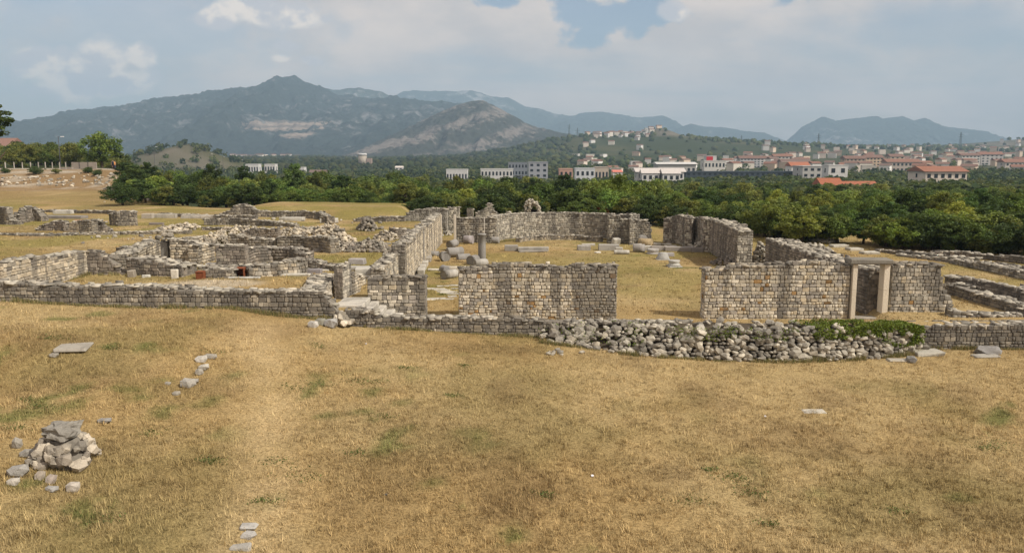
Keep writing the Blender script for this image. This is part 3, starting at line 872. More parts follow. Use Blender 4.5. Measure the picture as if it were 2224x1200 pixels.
da, db = AT(1846, 697, YF + 0.1), AT(1914, 697, YF + 0.1)
door = empty('stone_doorway', (0.5 * (da.x + db.x), YF + 0.1, 0), 'doorway of two smooth pale stone posts carrying a heavy grey lintel', 'doorway')
lz = AT(1880, 573, YF).z
hw = 0.5 * (db.x - da.x)
for s, wj in ((-1, 0.20), (1, 0.26)):
    jb = block('jamb', wj, 0.52, lz * 0.53, door, (s * hw, 0, 0), color=(0.66, 0.59, 0.475), jit=0.003, bev=0.008, mat='pale')
    block('jamb', wj, 0.51, lz * 0.47 - 0.008, door, (s * hw, 0, lz * 0.53 + 0.008), color=(0.68, 0.61, 0.50), jit=0.003, bev=0.008, mat='pale')
block('lintel', 2.0, 0.70, 0.25, door, (-0.02, 0, lz + 0.004), color=(0.22, 0.205, 0.175), bev=0.045, jit=0.06)
block('threshold', 1.2, 0.6, 0.10, door, (0, 0.0, -0.02), color=(0.36, 0.33, 0.28))

# steps and their landing, left of the narrow panel
sl = empty('stone_steps', AT(800, 670, 35.0) * 1.0, 'flight of broken white stone steps descending right beside the narrow wall panel', 'steps')
sl.location = (-6.4, 35.1, 0)
def worldblock(name, parent, x0, x1, y0, y1, z0, z1, **kw):
    L = parent.location
    return block(name, x1 - x0, y1 - y0, z1 - z0, parent, (0.5 * (x0 + x1) - L.x, 0.5 * (y0 + y1) - L.y, z0 - L.z), **kw)
WHITE = (0.55, 0.52, 0.46)
worldblock('landing_slab', sl, -7.75, -6.52, 34.45, 35.35, 0.70, 1.01, color=WHITE)
worldblock('landing_slab', sl, -7.70, -6.50, 35.38, 36.45, 0.70, 1.02, color=(0.50, 0.48, 0.43))
for i, (x0, x1) in enumerate(((-6.49, -6.10), (-6.09, -5.72), (-5.71, -5.34), (-5.33, -4.97), (-4.96, -4.62))):
    worldblock('step', sl, x0, x1, 34.35 + 0.06 * i, 36.42 - 0.05 * i, -0.1, 0.84 - 0.165 * i, color=mul(WHITE, random.uniform(.88, 1.06)), jit=0.03, bev=0.035)

# walls at the landing
wall('broken_wall_end', 'thick broken wall with a white rubble top behind the end of the long low wall',
     [(-8.05, 34.45, 0.95, 1.75), (-8.3, 36.5, 0.95, 1.75), (-8.75, 39.4, 1.0, 1.72)], 1.1, 0.17, 0.25, WARM, LIGHT, near=True, messy=1.6, ragged=0.06)
wall('stone_pier', 'stubby stone pier with a dark face and lit side, standing above the steps',
     [(-7.72, 36.35, 0.9, 2.5), (-7.55, 37.45, 0.9, 2.55)], 0.42, 0.17, 0.3, LIGHT, LIGHT, near=True, endpal=DARK + GREY[:2], ragged=0.0)  # darker stones on the ends: the shade of the front is put into their colour
wall('ruined_wall', 'low sloping rubble wall continuing behind the stone pier above the landing',
     [(-7.52, 37.5, 0.95, 2.15), (-7.35, 38.4, 0.95, 1.85), (-7.2, 39.3, 1.15, 1.6)], 0.45, 0.15, 0.2, WARM, LIGHT, messy=1.5)
heap('plaster_lump', 'white mortar lump and broken stones at the corner below the steps', 747, 708, 40, 0.9, 0.55, 16, 0.36, [(0.52, 0.47, 0.39), (0.40, 0.36, 0.29), (0.33, 0.30, 0.25)], near=16)

# corner room far left
wall('room_wall', 'sunlit warm stone wall of the corner room, ending in a dark return',
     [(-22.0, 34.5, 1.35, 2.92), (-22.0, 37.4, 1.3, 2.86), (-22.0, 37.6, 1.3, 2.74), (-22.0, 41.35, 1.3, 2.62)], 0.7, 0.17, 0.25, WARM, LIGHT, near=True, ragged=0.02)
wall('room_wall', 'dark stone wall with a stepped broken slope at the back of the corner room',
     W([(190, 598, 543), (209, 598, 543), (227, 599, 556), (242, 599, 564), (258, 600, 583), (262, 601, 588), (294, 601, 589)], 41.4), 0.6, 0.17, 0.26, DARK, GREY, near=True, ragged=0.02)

# baptistery: many short walls round a sunken floor
def bap(label, pts, th=0.6, pal=GREY, near=False, **kw):
    return wall('baptistery_wall', label, W(pts), th, kw.pop('course', 0.16), kw.pop('sw', 0.24), pal, kw.pop('cpal', LIGHT), near=near, **kw)
bap('broad dark wall with a sloping rubble top, front left side of the baptistery', [(276, 597, 561), (340, 600, 565), (365, 601, 572), (396, 602, 577)], 1.4, DARK + GREY[:3], True, messy=1.6)
a0, a1 = AT(279, 590, 42.9), AT(350, 560, 49.5)
wall('baptistery_wall', 'broad rubble-topped wall running back from the dark baptistery wall', [(a0.x, 42.9, 1.3, 2.2), (a1.x, 49.5, 1.3, 2.35)], 0.9, 0.16, 0.24, WARM, LIGHT, messy=1.7)
bap('plastered back wall of the baptistery with a brick band, beside the dark post', [(371, 573, 517), (395, 573, 520), (430, 573, 528)], 0.7, WARM + GREY[:2])
bap('short pale plastered wall between two dark baptistery walls', [(432, 575, 530), (450, 570, 529), (468, 566, 527)], 0.6, WARM)
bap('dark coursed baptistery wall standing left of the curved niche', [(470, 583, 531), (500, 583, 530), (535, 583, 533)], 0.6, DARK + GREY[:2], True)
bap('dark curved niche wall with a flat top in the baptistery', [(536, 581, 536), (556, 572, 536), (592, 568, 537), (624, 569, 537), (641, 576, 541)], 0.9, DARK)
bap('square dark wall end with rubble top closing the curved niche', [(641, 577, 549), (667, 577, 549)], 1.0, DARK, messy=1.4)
bap('pale lit wall with a top rising to the right, front of the baptistery', [(541, 601, 579), (560, 601, 575), (590, 600, 571), (615, 599, 567), (640, 597, 563), (669, 594, 562)], 0.6, WARM + LIGHT, True)
bap('short dark wall return with a grey slab top, left of the pale lit wall', [(523, 593, 576), (541, 601, 580)], 0.5, GREY)
bap('knee-high rubble wall with a flat grey top between two red boxes', [(446, 604, 584), (505, 604, 583)], 0.7, GREY, True, course=0.13)
bap('low light wall strip behind the red box in the baptistery', [(430, 588, 576), (490, 586, 575), (540, 585, 575)], 0.5, GREY)
for px, py, w_, h_, dx, lab in ((437, 605, 0.36, 0.34, 0.40, 'closed dark red metal box beside the knee-high rubble wall'), (522, 600, 0.50, 0.42, 0.5, 'open orange-red box with a hollow front beside the pale lit wall')):
    g = G(px, py)
    bx = empty('red_box', g, lab, 'box')
    block('side_panel', 0.03, dx, h_, bx, (-w_ / 2, 0, 0), mat='brick_red', bev=0.004, jit=0)
    block('side_panel', 0.03, dx, h_, bx, (w_ / 2, 0, 0), mat='brick_red', bev=0.004, jit=0)
    block('back_panel', w_ - 0.04, 0.03, h_ - 0.01, bx, (0, dx / 2 - 0.02, 0), mat='brick_red', bev=0.004, jit=0)
    block('lid', w_ + 0.05, dx + 0.05, 0.035, bx, (0, 0, h_ + 0.002), mat='brick_red', bev=0.006, jit=0)
    if 'closed' in lab: block('front_panel', w_ - 0.04, 0.03, h_ - 0.01, bx, (0, -dx / 2 + 0.02, 0), mat='brick_red', bev=0.004, jit=0)
    else: block('floor_panel', w_ - 0.04, dx - 0.06, 0.03, bx, (0, 0, 0.0), mat='dark', bev=0.004, jit=0)  # near-black floor: the shade inside the box is put into its colour
g = G(361, 571)
po = empty('stone_post', g, 'dark upright stone post with a rubble head in the baptistery', 'post')
block('shaft', 0.42, 0.40, 1.25, po, (0, 0, 0), color=(0.22, 0.21, 0.19), jit=0.03)
pp = np.array(g)[None] + np.c_[rng.uniform(-.45, .45, 14), rng.uniform(-.3, .4, 14), rng.uniform(1.25, 1.75, 14)]
rubble(po, pp, rng.uniform(.2, .42, 14), GREY, 14)

# nave north side
wall('nave_wall', 'long sunlit nave wall seen end-on with a ragged stepped top, left of the fallen columns',
     [(-6.1, 45.6, 0, 2.38), (-6.1, 48, 0, 2.45), (-6.1, 52, 0, 2.5), (-6.1, 57.2, 0, 2.52)], 0.75, 0.17, 0.24, WARM, LIGHT, near=True, ragged=0.08, messy=1.3, endpal=DARK + GREY)  # ends laid in darker stones than the sunlit side, shade put into the colour
wall('nave_wall', 'further stretch of sunlit nave wall reaching the tall pale doorposts',
     [(-6.02, 57.5, 0, 2.52), (-6.02, 62, 0, 2.6), (-6.02, 68.2, 0, 2.6)], 0.75, 0.16, 0.22, WARM, LIGHT, ragged=0.04)
wall('nave_wall', 'low broken nave wall with a slanting top just behind the narrow front panel',
     [(-6.5, 40.6, 0, 1.75), (-6.5, 42, 0, 1.95), (-6.45, 45.4, 0, 2.0)], 0.7, 0.17, 0.24, LIGHT + WARM, LIGHT, near=True, ragged=0.1, messy=1.4)
wall('rear_wall', 'short grey wall return between the nave wall and the first pale doorpost', W([(943, 524, 467), (955, 524, 468)], 68.8), 0.6, 0.16, 0.22, GREY, LIGHT)
wall('rear_wall', 'grey rear wall with plaster patch between the second pale doorpost and the apse', W([(991, 525, 473), (1035, 525, 472), (1078, 525, 472)], 69.0), 0.7, 0.16, 0.22, GREY + LIGHT[:2], LIGHT, ragged=0.02)
for px in (957.5, 988.5):
    g = AT(px, 524, 68.4)
    o = block('door_post', 0.20, 0.35, AT(px, 466, 68.4).z - Tz(g.x, 68.4), None, (g.x, 68.4, Tz(g.x, 68.4) - 0.02), color=(0.60, 0.545, 0.46), bev=0.012, jit=0.006, mat='pale')
    tag(o, 'tall pale stone doorpost beside the nave wall' if px < 970 else 'tall pale stone doorpost beside the grey rear wall', 'doorpost')
# apse
xa, xb = AT(1079, 525, 69.3).x, AT(1368, 530, 69.3).x
ac, ar = 0.5 * (xa + xb), 0.5 * (xb - xa)
apse = []
for i in range(25):
    t = math.pi * (1 - i / 24)
    apse.append((ac + ar * math.cos(t), 69.3 + 4.6 * math.sin(t), 0.0, 2.22 + (0.16 if i > 21 else 0)))
wall('apse_wall', 'great curved apse wall of weathered stone closing the far end of the nave', apse, 0.8, 0.16, 0.22, LIGHT + GREY[:2], LIGHT, near=True, ragged=0.02)
bench = []
for i in range(17):
    t = math.pi * (0.93 - 0.86 * i / 16)
    bench.append((ac - 0.35 + (ar - 2.3) * math.cos(t), 68.6 + 2.7 * math.sin(t), 0.0, 0.42 + 0.05 * math.sin(i * 1.3)))
wall('bench_wall', 'low curved inner bench wall inside the great apse', bench, 0.45, 0.12, 0.20, WARM + GREY[:2], LIGHT, ragged=0.05)
wall('rear_wall', 'stone wall shoulder with a high left end, right side of the great apse', W([(1320, 528, 468), (1344, 530, 467), (1347, 530, 475), (1367, 531, 476)], 68.3), 0.7, 0.16, 0.23, GREY + LIGHT[:2], LIGHT, ragged=0.02)
wall('stone_pier', 'pale rough pier projecting from the right shoulder of the apse', W([(1367, 533, 476), (1385, 533, 477)], 67.4), 0.8, 0.16, 0.22, LIGHT, LIGHT, ragged=0.0)
wall('rear_wall', 'recessed wall with a crumbling right edge beside the rough apse pier', W([(1385, 529, 477), (1405, 529, 477), (1412, 529, 490), (1415, 529, 520)], 68.2), 0.6, 0.16, 0.22, GREY, LIGHT, ragged=0.0)
wall('buttress_wall', 'angled ruined wall with a peaked top right of the gap beside the apse', W([(1440, 527, 474), (1458, 528, 470), (1474, 530, 465), (1488, 537, 470), (1501, 538, 473)]), 0.7, 0.16, 0.23, DARK + LIGHT[:3], LIGHT, ragged=0.02)
wall('buttress_wall', 'square-topped ruined wall block between the peaked wall and the long dark wall', W([(1503, 533, 471), (1522, 542, 471), (1527, 547, 475), (1541, 548, 475)]), 0.7, 0.16, 0.23, DARK + LIGHT[:3], LIGHT, ragged=0.02)
wall('aisle_wall', 'tall dark shaded aisle wall with a pale square end facing the lawn', [(15.25, 62, 0, 2.62), (15.1, 57, 0, 2.62), (14.95, 53.2, 0, 2.5)], 1.0, 0.17, 0.24, DARK, LIGHT, near=True, endpal=LIGHT, ragged=0.03)  # dark stones paint the shaded face, light stones the sunlit end
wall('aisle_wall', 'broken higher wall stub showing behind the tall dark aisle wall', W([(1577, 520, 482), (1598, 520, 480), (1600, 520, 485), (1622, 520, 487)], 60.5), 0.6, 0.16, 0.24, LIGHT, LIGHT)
wall('aisle_wall', 'dark shaded wall with a broad rubble top stretching from the lawn to the lintel doorway', [(16.45, 52, 0, 2.12), (16.5, 46, 0, 2.1), (16.55, 42, 0, 2.08), (16.7, 37.3, 0, 2.22)], 1.5, 0.17, 0.24, DARK, LIGHT, near=True, messy=1.7, ragged=0.04)  # shade of this face is put into the dark stone colours
heap('rubble_fill', 'pale rubble slope with weeds between the two dark aisle walls', 1655, 566, 44, 2.4, 1.3, 130, 0.34, LIGHT)
heap('rubble_fill', 'spread of loose stones along the field side of the shaded aisle wall', 1745, 545, 120, 3.5, 0.8, 150, 0.36, LIGHT)

# ------------------------------------------------------------------ low ruins of the bishop's quarter (left field)
LOWG = 'low ruined walls in the left field'
def low(label, pts, th=0.5, pal=GREY, **kw):
    return wall(kw.pop('name', 'low_wall'), label, W(pts, kw.pop('Y', None)), th, kw.pop('course', 0.15), kw.pop('sw', 0.24), pal, kw.pop('cpal', LIGHT), group=LOWG, messy=kw.pop('messy', 1.4), ragged=kw.pop('ragged', 0.06), **kw)
low('low grey wall of two flush stretches just behind the curved niche wall', [(541, 541, 515), (575, 541, 518), (600, 541, 519)], 0.6)
low('grey wall with a wavy rubble top running right towards the mossy rubble wall', [(602, 542, 515), (630, 542, 511), (660, 543, 512), (700, 547, 512), (718, 550, 518)], 0.6)
low('pale crumbling wall rising at the left end of the wavy-topped wall', [(497, 538, 507), (520, 538, 510), (541, 539, 514)], 0.7, WARM)
low('dark wall with stepped left end standing in front of the long straight field wall', [(520, 518, 507), (530, 520, 501), (545, 520, 495), (604, 520, 494)], 0.5, DARK)
low('waist-high straight field wall with an open notch at its left end', [(443, 489, 474), (500, 489, 473), (575, 491, 478), (640, 494, 486)], 0.6, GREY)
low('long far field wall with a pointed gable-like hump', [(470, 470, 466), (498, 470, 457), (508, 470, 448), (530, 469, 442), (548, 470, 449), (552, 471, 456), (600, 472, 459), (660, 474, 458), (693, 476, 460), (706, 479, 467)], 0.6, GREY)
low('stubby dark corner block at the right end of the gabled field wall', [(697, 484, 468), (712, 485, 467), (728, 484, 471)], 0.8, DARK)
low('dark line of low stones in front of the gabled field wall', [(342, 468, 463), (372, 470, 463), (480, 475, 467), (556, 476, 468)], 0.5, GREY, course=0.12)
low('small square roofless stone hut wall with a lit left cheek', [(238, 489, 464), (256, 491, 459), (298, 490, 459)], 0.6, GREY)
low('dark half-round wall remnant, left of the plastered one', [(78, 501, 497), (100, 501, 484), (120, 501, 478), (140, 502, 478), (150, 502, 492)], 0.6, DARK)
low('pale plastered wall remnant with a small brick pillar', [(151, 505, 481), (175, 506, 477), (200, 507, 476)], 0.6, WARM)
low('dark triangular wall remnant, right of the plastered one', [(202, 505, 477), (225, 505, 481), (247, 504, 500)], 0.6, DARK)
low('jagged upright wall fragment at the outer edge of the field beside the forked one', [(-20, 486, 452), (0, 487, 450), (15, 488, 450), (21, 488, 474), (40, 488, 481)], 0.7, GREY)
low('jagged forked wall fragment with a leaning horn of stone', [(44, 484, 466), (62, 482, 453), (72, 480, 447), (77, 480, 450), (90, 481, 470)], 0.7, DARK)
low('ankle-high row of stones crossing the open grass in front of the plastered remnant', [(-30, 510, 504), (0, 510, 505), (60, 513, 508), (110, 513, 508), (170, 511, 505)], 0.5, LIGHT, course=0.10)
low('ankle-high straggling row of pale stones behind the dark upright post', [(172, 511, 506), (240, 510, 503), (330, 509, 502), (412, 508, 500)], 0.6, WARM, course=0.10)
low('thin far row of dark stones at the foot of the grassy bank', [(86, 460, 455), (140, 462, 456), (246, 465, 457)], 0.5, GREY, course=0.12)
low('low mossy wall at the back left of the baptistery beside the grass', [(252, 548, 536), (285, 549, 535), (312, 548, 533), (345, 546, 529)], 0.7, GREY)
low('broken rubble wall curving behind the baptistery post', [(372, 526, 517), (410, 525, 516), (440, 524, 515), (500, 520, 512)], 0.8, WARM, course=0.12)
low('low parallel wall strip in front of the straight field wall', [(438, 500, 493), (470, 500, 493), (520, 501, 495)], 0.5, GREY, course=0.12)
low('low grey wall bar right of the dark stepped wall', [(640, 503, 494), (675, 503, 494), (704, 503, 493)], 0.5, GREY)
low('small upright cube of grey masonry beside a pale rubble pile', [(727, 511, 497), (748, 511, 498)], 0.6, GREY)
low('rough wall of small dark stones rising towards the tall grey end wall', [(768, 484, 477), (790, 487, 471), (830, 489, 469), (878, 490, 470)], 0.7, LIGHT + DARK, course=0.12, sw=0.18, Y=75.0)
low('dark box-shaped wall niche against the back of the nave wall', [(860, 519, 495), (893, 519, 496)], 0.8, DARK)
low('flat stone kerb lying in the grass before the mossy rubble wall', [(765, 531, 527), (830, 532, 528), (868, 532, 528)], 0.4, LIGHT, course=0.10)
low('tumbled wall of dark stones running from the lit baptistery wall to the stone pier', [(669, 585, 563), (690, 587, 570), (712, 588, 576), (735, 590, 578)], 0.6, DARK + LIGHT[:2], course=0.12, sw=0.18)
low('tall grey plastered end wall with a torn sloping left edge, behind the nave wall', [(878, 491, 470), (888, 491, 459), (905, 491, 455), (950, 491, 451), (972, 491, 454)], 0.6, [(0.33, 0.315, 0.285), (0.29, 0.275, 0.25)], name='ruined_wall', Y=76.5)
low('rubbly square-topped wall piece right of the tall plastered end wall', [(973, 491, 450), (998, 491, 450)], 0.7, LIGHT, name='ruined_wall', Y=77.5)
low('small square wall stub rising behind the rear wall', [(1014, 478, 453), (1028, 478, 453)], 0.6, GREY, name='ruined_wall', Y=80)
low('lumpy ruined wall with a tall thumb-like point behind the rear wall', [(1033, 480, 462), (1044, 480, 458), (1055, 480, 452), (1060, 480, 441), (1066, 480, 441), (1069, 480, 453), (1078, 480, 463)], 0.8, LIGHT, name='ruined_wall', Y=81)
low('tiny stub of stones peeping over the apse wall', [(1100, 478, 458), (1110, 478, 460)], 0.6, LIGHT, name='ruined_wall', Y=82)
heap('mossy_rubble', 'long mossy bank of tumbled dark stones across the green room', 778, 545, 196, 1.5, 0.75, 620, 0.32, GREY + DARK + LIGHT[:2])
heap('rubble_pile', 'pale rubble pile beside the small cube of masonry', 712, 508, 60, 3.0, 0.9, 130, 0.34, WARM)
heap('rubble_pile', 'spill of pale stones sloping down to the mossy rubble bank', 735, 526, 75, 3.0, 0.7, 140, 0.36, WARM)
heap('rubble_pile', 'jumble of dark boulders standing alone on the grass behind the green room', 798, 499, 40, 2.4, 1.0, 50, 0.5, GREY)
heap('rubble_pile', 'fan of loose stones beside the dark box-shaped niche', 838, 519, 52, 3.0, 0.6, 80, 0.34, WARM)
heap('rubble_pile', 'scatter of pale rubble behind the dark upright post', 385, 500, 80, 6.0, 0.5, 150, 0.36, WARM)
heap('rubble_pile', 'pale rubble heap at the left end of the wavy-topped wall', 470, 528, 80, 4.0, 0.6, 150, 0.36, WARM)
heap('rubble_pile', 'ridge of pale rubble between the straight field wall and the dark stepped wall', 520, 506, 110, 4.0, 0.5, 150, 0.34, WARM)
heap('rubble_pile', 'crumbled pale stones filling the space in front of the wavy-topped wall', 640, 508, 90, 4.0, 0.5, 110, 0.34, WARM)
heap('rubble_pile', 'loose stones lying round the grass in front of the rear doorposts', 965, 508, 40, 3.0, 0.3, 30, 0.36, LIGHT)
heap('rubble_pile', 'collapsed stones piled against the peaked wall', 1520, 541, 60, 2.0, 0.5, 40, 0.4, LIGHT)
heap('rubble_pile', 'stones tumbled along the foot of the tall dark aisle wall', 1575, 574, 60, 2.4, 0.4, 40, 0.4, DARK)
# ruined arch behind the apse
aY = 84.0
ac_ = AT(1157, 470, aY)
arch = empty('ruined_arch', (ac_.x, aY, Tz(ac_.x, aY)), 'rough stub of an arch with a dark hollow rising behind the apse', 'arch')
hA = AT(1157, 432, aY).z - arch.location.z
wA = 34 / FPX * aY
pts = []
for i in range(700):
    u, v = random.uniform(-.5, .5), random.random()
    x, z = u * wA, v * hA
    env = hA * (0.55 + 0.45 * math.cos((u + 0.12) * 2.4)) if u < 0.25 else hA * (0.9 - 1.2 * (u - .25))
    if z > env or (abs(x - 0.07 * wA) < 0.24 * wA and z < 0.80 * hA - 1.2 * abs(x - 0.07 * wA)): continue
    pts.append((arch.location.x + x, aY + random.uniform(-.3, .3), arch.location.z + z))
rubble(arch, np.array(pts), rng.uniform(.18, .34, len(pts)), LIGHT)
block('hollow_shade_block', wA * 0.45, 0.3, hA * 0.6, arch, (0.07 * wA, 0.35, 0), mat='dark', bev=0.05, jit=0.05)  # black block behind the opening, painted as the shade of the hollow

# ------------------------------------------------------------------ right field
RG = 'low ruined walls in the right field'
def rlow(label, pts, th=0.6, pal=GREY, **kw):
    return wall('low_wall', label, W(pts, kw.pop('Y', None)), th, 0.16, 0.26, pal, kw.pop('cpal', LIGHT), group=RG, messy=1.4, ragged=0.06, **kw)
rlow('longer and taller of two dark walls fanning out right from the ragged panel', [(2050, 625, 597), (2100, 637, 604), (2160, 652, 615), (2224, 668, 630), (2290, 684, 646), (2400, 712, 674)], 0.7, DARK, near=True)
rlow('lower stone wall with flat slabs on top, fanning out below the taller dark wall', [(2052, 636, 613), (2085, 647, 622), (2125, 658, 634), (2170, 671, 650), (2224, 686, 667), (2290, 704, 686)], 0.8, GREY, near=True)
rlow('tumbled knee-high stones right behind the brown-grey terrace wall', [(2068, 704, 673), (2100, 704, 677), (2140, 704, 680), (2224, 705, 686), (2290, 706, 690)], 0.7, GREY + LIGHT, Y=35.3)
rlow('far thin stone row starting from the flat slabs on the right lawn', [(1895, 545, 540), (1950, 553, 544), (2010, 561, 549), (2070, 570, 555), (2125, 574, 560)], 0.5, GREY)
rlow('dark broken stone row farthest from the doorway below the trees', [(2020, 552, 545), (2075, 556, 546), (2120, 562, 549), (2224, 573, 557), (2290, 580, 565), (2420, 596, 580)], 0.6, DARK)
rlow('wide rubble row slanting down across the right lawn', [(1945, 556, 550), (2060, 570, 560), (2110, 582, 568), (2224, 607, 590), (2290, 622, 606), (2400, 648, 632)], 1.0, LIGHT)
rlow('short dark wall bar between two stone rows on the right lawn', [(2120, 584, 568), (2170, 588, 572), (2224, 596, 578), (2290, 606, 588)], 0.6, GREY)
heap('rubble_pile', 'flat pile of pale stones on the lawn beneath the trees', 1790, 524, 60, 2.5, 0.4, 60, 0.4, LIGHT)

# ------------------------------------------------------------------ dry-stone rubble wall in front
RBX = [1170, 1250, 1340, 1420, 1500, 1600, 1700, 1800, 1900, 1960, 2005]
RBB = [742, 752, 766, 774, 778, 783, 785, 784, 778, 771, 765]           # foot
RBT = [714, 704, 698, 697, 697, 697, 699, 700, 700, 702, 712]           # crest
foot = [G(x, b) for x, b in zip(RBX, RBB)]
fx = [f.x for f in foot]; fy = [f.y for f in foot]; fz = [f.z for f in foot]
tz = [AT(x, t, 33.4).z for x, t in zip(RBX, RBT)]
rw = empty('rubble_wall', (foot[5].x, foot[5].y, foot[5].z), 'long dry-stone wall of tumbled grey boulders with ivy on its right end', 'wall')
def rub_pt(x, q):
    """q 0..1 up the face, 1..1.7 over the top to the back"""
    y0, z0, z1 = np.interp(x, fx, fy), np.interp(x, fx, fz), np.interp(x, fx, tz)
    lean = np.interp(x, [fx[0], fx[2], fx[4]], [1.0, 0.85, 0.18])
    q1 = min(q, 1.0); q2 = max(q - 1.0, 0)
    return (x, y0 + (33.6 - y0) * (q1 * lean + q2 * 1.4 * (1 - lean)), z0 + (z1 - z0) * (q1 if q2 == 0 else 1.0) )
pts, siz = [], []
x = fx[0]
xs_ = []
rows = 8
for r_ in range(rows):
    x = fx[0] + random.uniform(0, .3)
    while x < fx[-1]:
        s = random.choice((0.16, 0.2, 0.25, 0.3, 0.34, 0.42)) * random.uniform(.85, 1.15)
        if random.random() > np.interp(x, [fx[0], fx[2], fx[3]], [0.55, 0.15, 0.0]):
            p = rub_pt(x, (r_ + 0.35 + random.uniform(-.2, .2)) / rows)
            pts.append((p[0], p[1] + random.uniform(-.06, .06), p[2])); siz.append(s)
        x += s * 0.86
n_face = len(pts)
for i in range(150):
    x = random.uniform(fx[0] + 1, fx[-1])
    p = rub_pt(x, 1.0 + random.uniform(0, .7))
    pts.append((p[0], p[1], p[2] + random.uniform(-.10, .03))); siz.append(random.uniform(.18, .36))
o_ = np.argsort(-np.array(siz)); pts = np.array(pts)[o_]; siz = np.array(siz)[o_]
rubble(rw, pts, siz * 1.02, [(0.33, 0.312, 0.275), (0.27, 0.254, 0.222), (0.39, 0.365, 0.315), (0.215, 0.20, 0.175), (0.47, 0.435, 0.37), (0.29, 0.262, 0.215)], 300, flat=(0.5, 0.8), aspect=(0.9, 1.6), tilt=0.28)
V, F = [], []
xs_ = np.linspace(fx[0] + .2, fx[-1] - .15, 40)
for x in xs_:
    for q in (0, 0.5, 0.97, 1.3, 1.7):
        p = rub_pt(x, q); V.append((p[0], p[1] + 0.17, p[2] - 0.13))
for i in range(39):
    for j in range(4): F.append((i * 5 + j, (i + 1) * 5 + j, (i + 1) * 5 + j + 1, i * 5 + j + 1))
mesh_obj('earth_core', np.array(V) - np.array(rw.location), F, M['earth'], rw, smooth=True)

def leaves(n, P, size, cols, nrm_up=0.4):
    """n leaf quads at points P"""
    a = rng.normal(size=(n, 3)); a[:, 2] = np.abs(a[:, 2]) + nrm_up
    a /= np.linalg.norm(a, axis=1)[:, None]
    b = np.cross(a, rng.normal(size=(n, 3))); b /= np.linalg.norm(b, axis=1)[:, None]
    c = np.cross(a, b)
    s = (size * rng.uniform(.6, 1.35, n))[:, None]
    b, c = b * s, c * s * 0.62
    v = np.stack([P - b, P + c * 0.9, P + b, P - c * 0.9], 1).reshape(-1, 3)
    f = np.arange(4 * n).reshape(-1, 4)
    return v, f, np.repeat(cols, 4, 0)

def ivy(label, px0, px1, n, qlo, qhi, s=0.055):
    x0, x1 = AT(px0, 720, 33).x, AT(px1, 720, 33).x
    xs = rng.uniform(x0, x1, n); P = []
    for x in xs:
        P.append(rub_pt(x, random.uniform(qlo, qhi)))
    P = np.array(P)
    keep = fbm(P[:, 0] * 1.6, P[:, 1] * 1.6 + P[:, 2] * 2.2, 3, 77) > 0.46
    keep &= rng.random(len(P)) < sstep(x0 - 0.2, x0 + 2.2, P[:, 0] + rng.normal(0, .5, len(P)))
    P = P[keep]; n = len(P)
    P = P + np.c_[rng.normal(0, .04, n), -rng.uniform(0.02, .20, n), rng.uniform(.0, .10, n) + 0.22 * np.clip(fbm(P[:, 0] * 2.5, P[:, 1] * 2.5, 2, 78) - 0.35, 0, 1)]
    cols = np.array([0.10, 0.145, 0.032]) * rng.uniform(.45, 1.6, (n, 1)) + np.array([0.06, 0.04, 0]) * rng.random((n, 1))
    root = empty('ivy', Vector(P.mean(0)), label, 'ivy')
    v, f, c = leaves(n, P - np.array(root.location), s, cols)
    tag(mesh_obj('foliage', v, f, M['leaf'], root, color=(1, 1, 1), cols=c), kind='stuff')
ivy('thick green ivy mat over the top and end of the rubble wall, below the doorway', 1720, 2004, 15000, 0.70, 1.7)
ivy('dark ivy curtain hanging down the end of the rubble wall', 1885, 2004, 5000, 0.3, 1.0)
ivy('patchy weeds growing along the crest of the rubble wall', 1390, 1760, 1500, 0.6, 1.0, 0.042)
ivy('dry green weeds among the loose stones at the low end of the rubble wall', 1150, 1390, 700, 0.2, 1.1, 0.04)

# ------------------------------------------------------------------ columns, drums, bases and slabs in the nave
def lathe(profile, seg=20, jit=0.0, seed=0):
    """profile: list of (radius, z) bottom to top; closed at both ends"""
    r = random.Random(seed)
    V, F = [], []
    n = len(profile)
    for (rad, z) in profile:
        for i in range(seg):
            a = 2 * math.pi * i / seg
            q = rad * (1 + r.uniform(-jit, jit))
            V.append((q * math.cos(a), q * math.sin(a), z + r.uniform(-jit, jit) * 0.3))
    for j in range(n - 1):
        for i in range(seg):
            F.append((j * seg + i, j * seg + (i + 1) % seg, (j + 1) * seg + (i + 1) % seg, (j + 1) * seg + i))
    F.append(tuple(reversed(range(seg)))); F.append(tuple((n - 1) * seg + i for i in range(seg)))
    return V, F

GC = (0.29, 0.28, 0.265)
def lathe_obj(name, prof, loc, rot=(0, 0, 0), color=GC, seg=20, jit=0.01, seed=0, label=None, cat=None, group=None, parent=None):
    V, F = lathe(prof, seg, jit, seed)
    o = mesh_obj(name, V, F, M['clean'], parent, color)
    o.data.polygons.foreach_set('use_smooth', [len(p.vertices) == 4 for p in o.data.polygons])
    o.location = loc; o.rotation_euler = rot
    return tag(o, label, cat, group)

def drum(px, py, L, rad, yaw, label, color=GC, dip=0.0, lift=0.0, seed=0):
    g = G(px, py)
    prof = [(rad * 0.88, -L / 2), (rad, -L / 2 + 0.05), (rad * 1.01, 0), (rad * 0.99, L / 2 - 0.04), (rad * 0.9, L / 2 - (0.1 if seed % 2 else 0))]
    o = lathe_obj('column_drum', prof, (g.x, g.y, g.z + rad * 0.93 + lift), (math.pi / 2 + dip, 0, R(yaw)), color, 22, 0.018, seed, label, 'column drum', 'fallen column pieces in the nave')
    return o

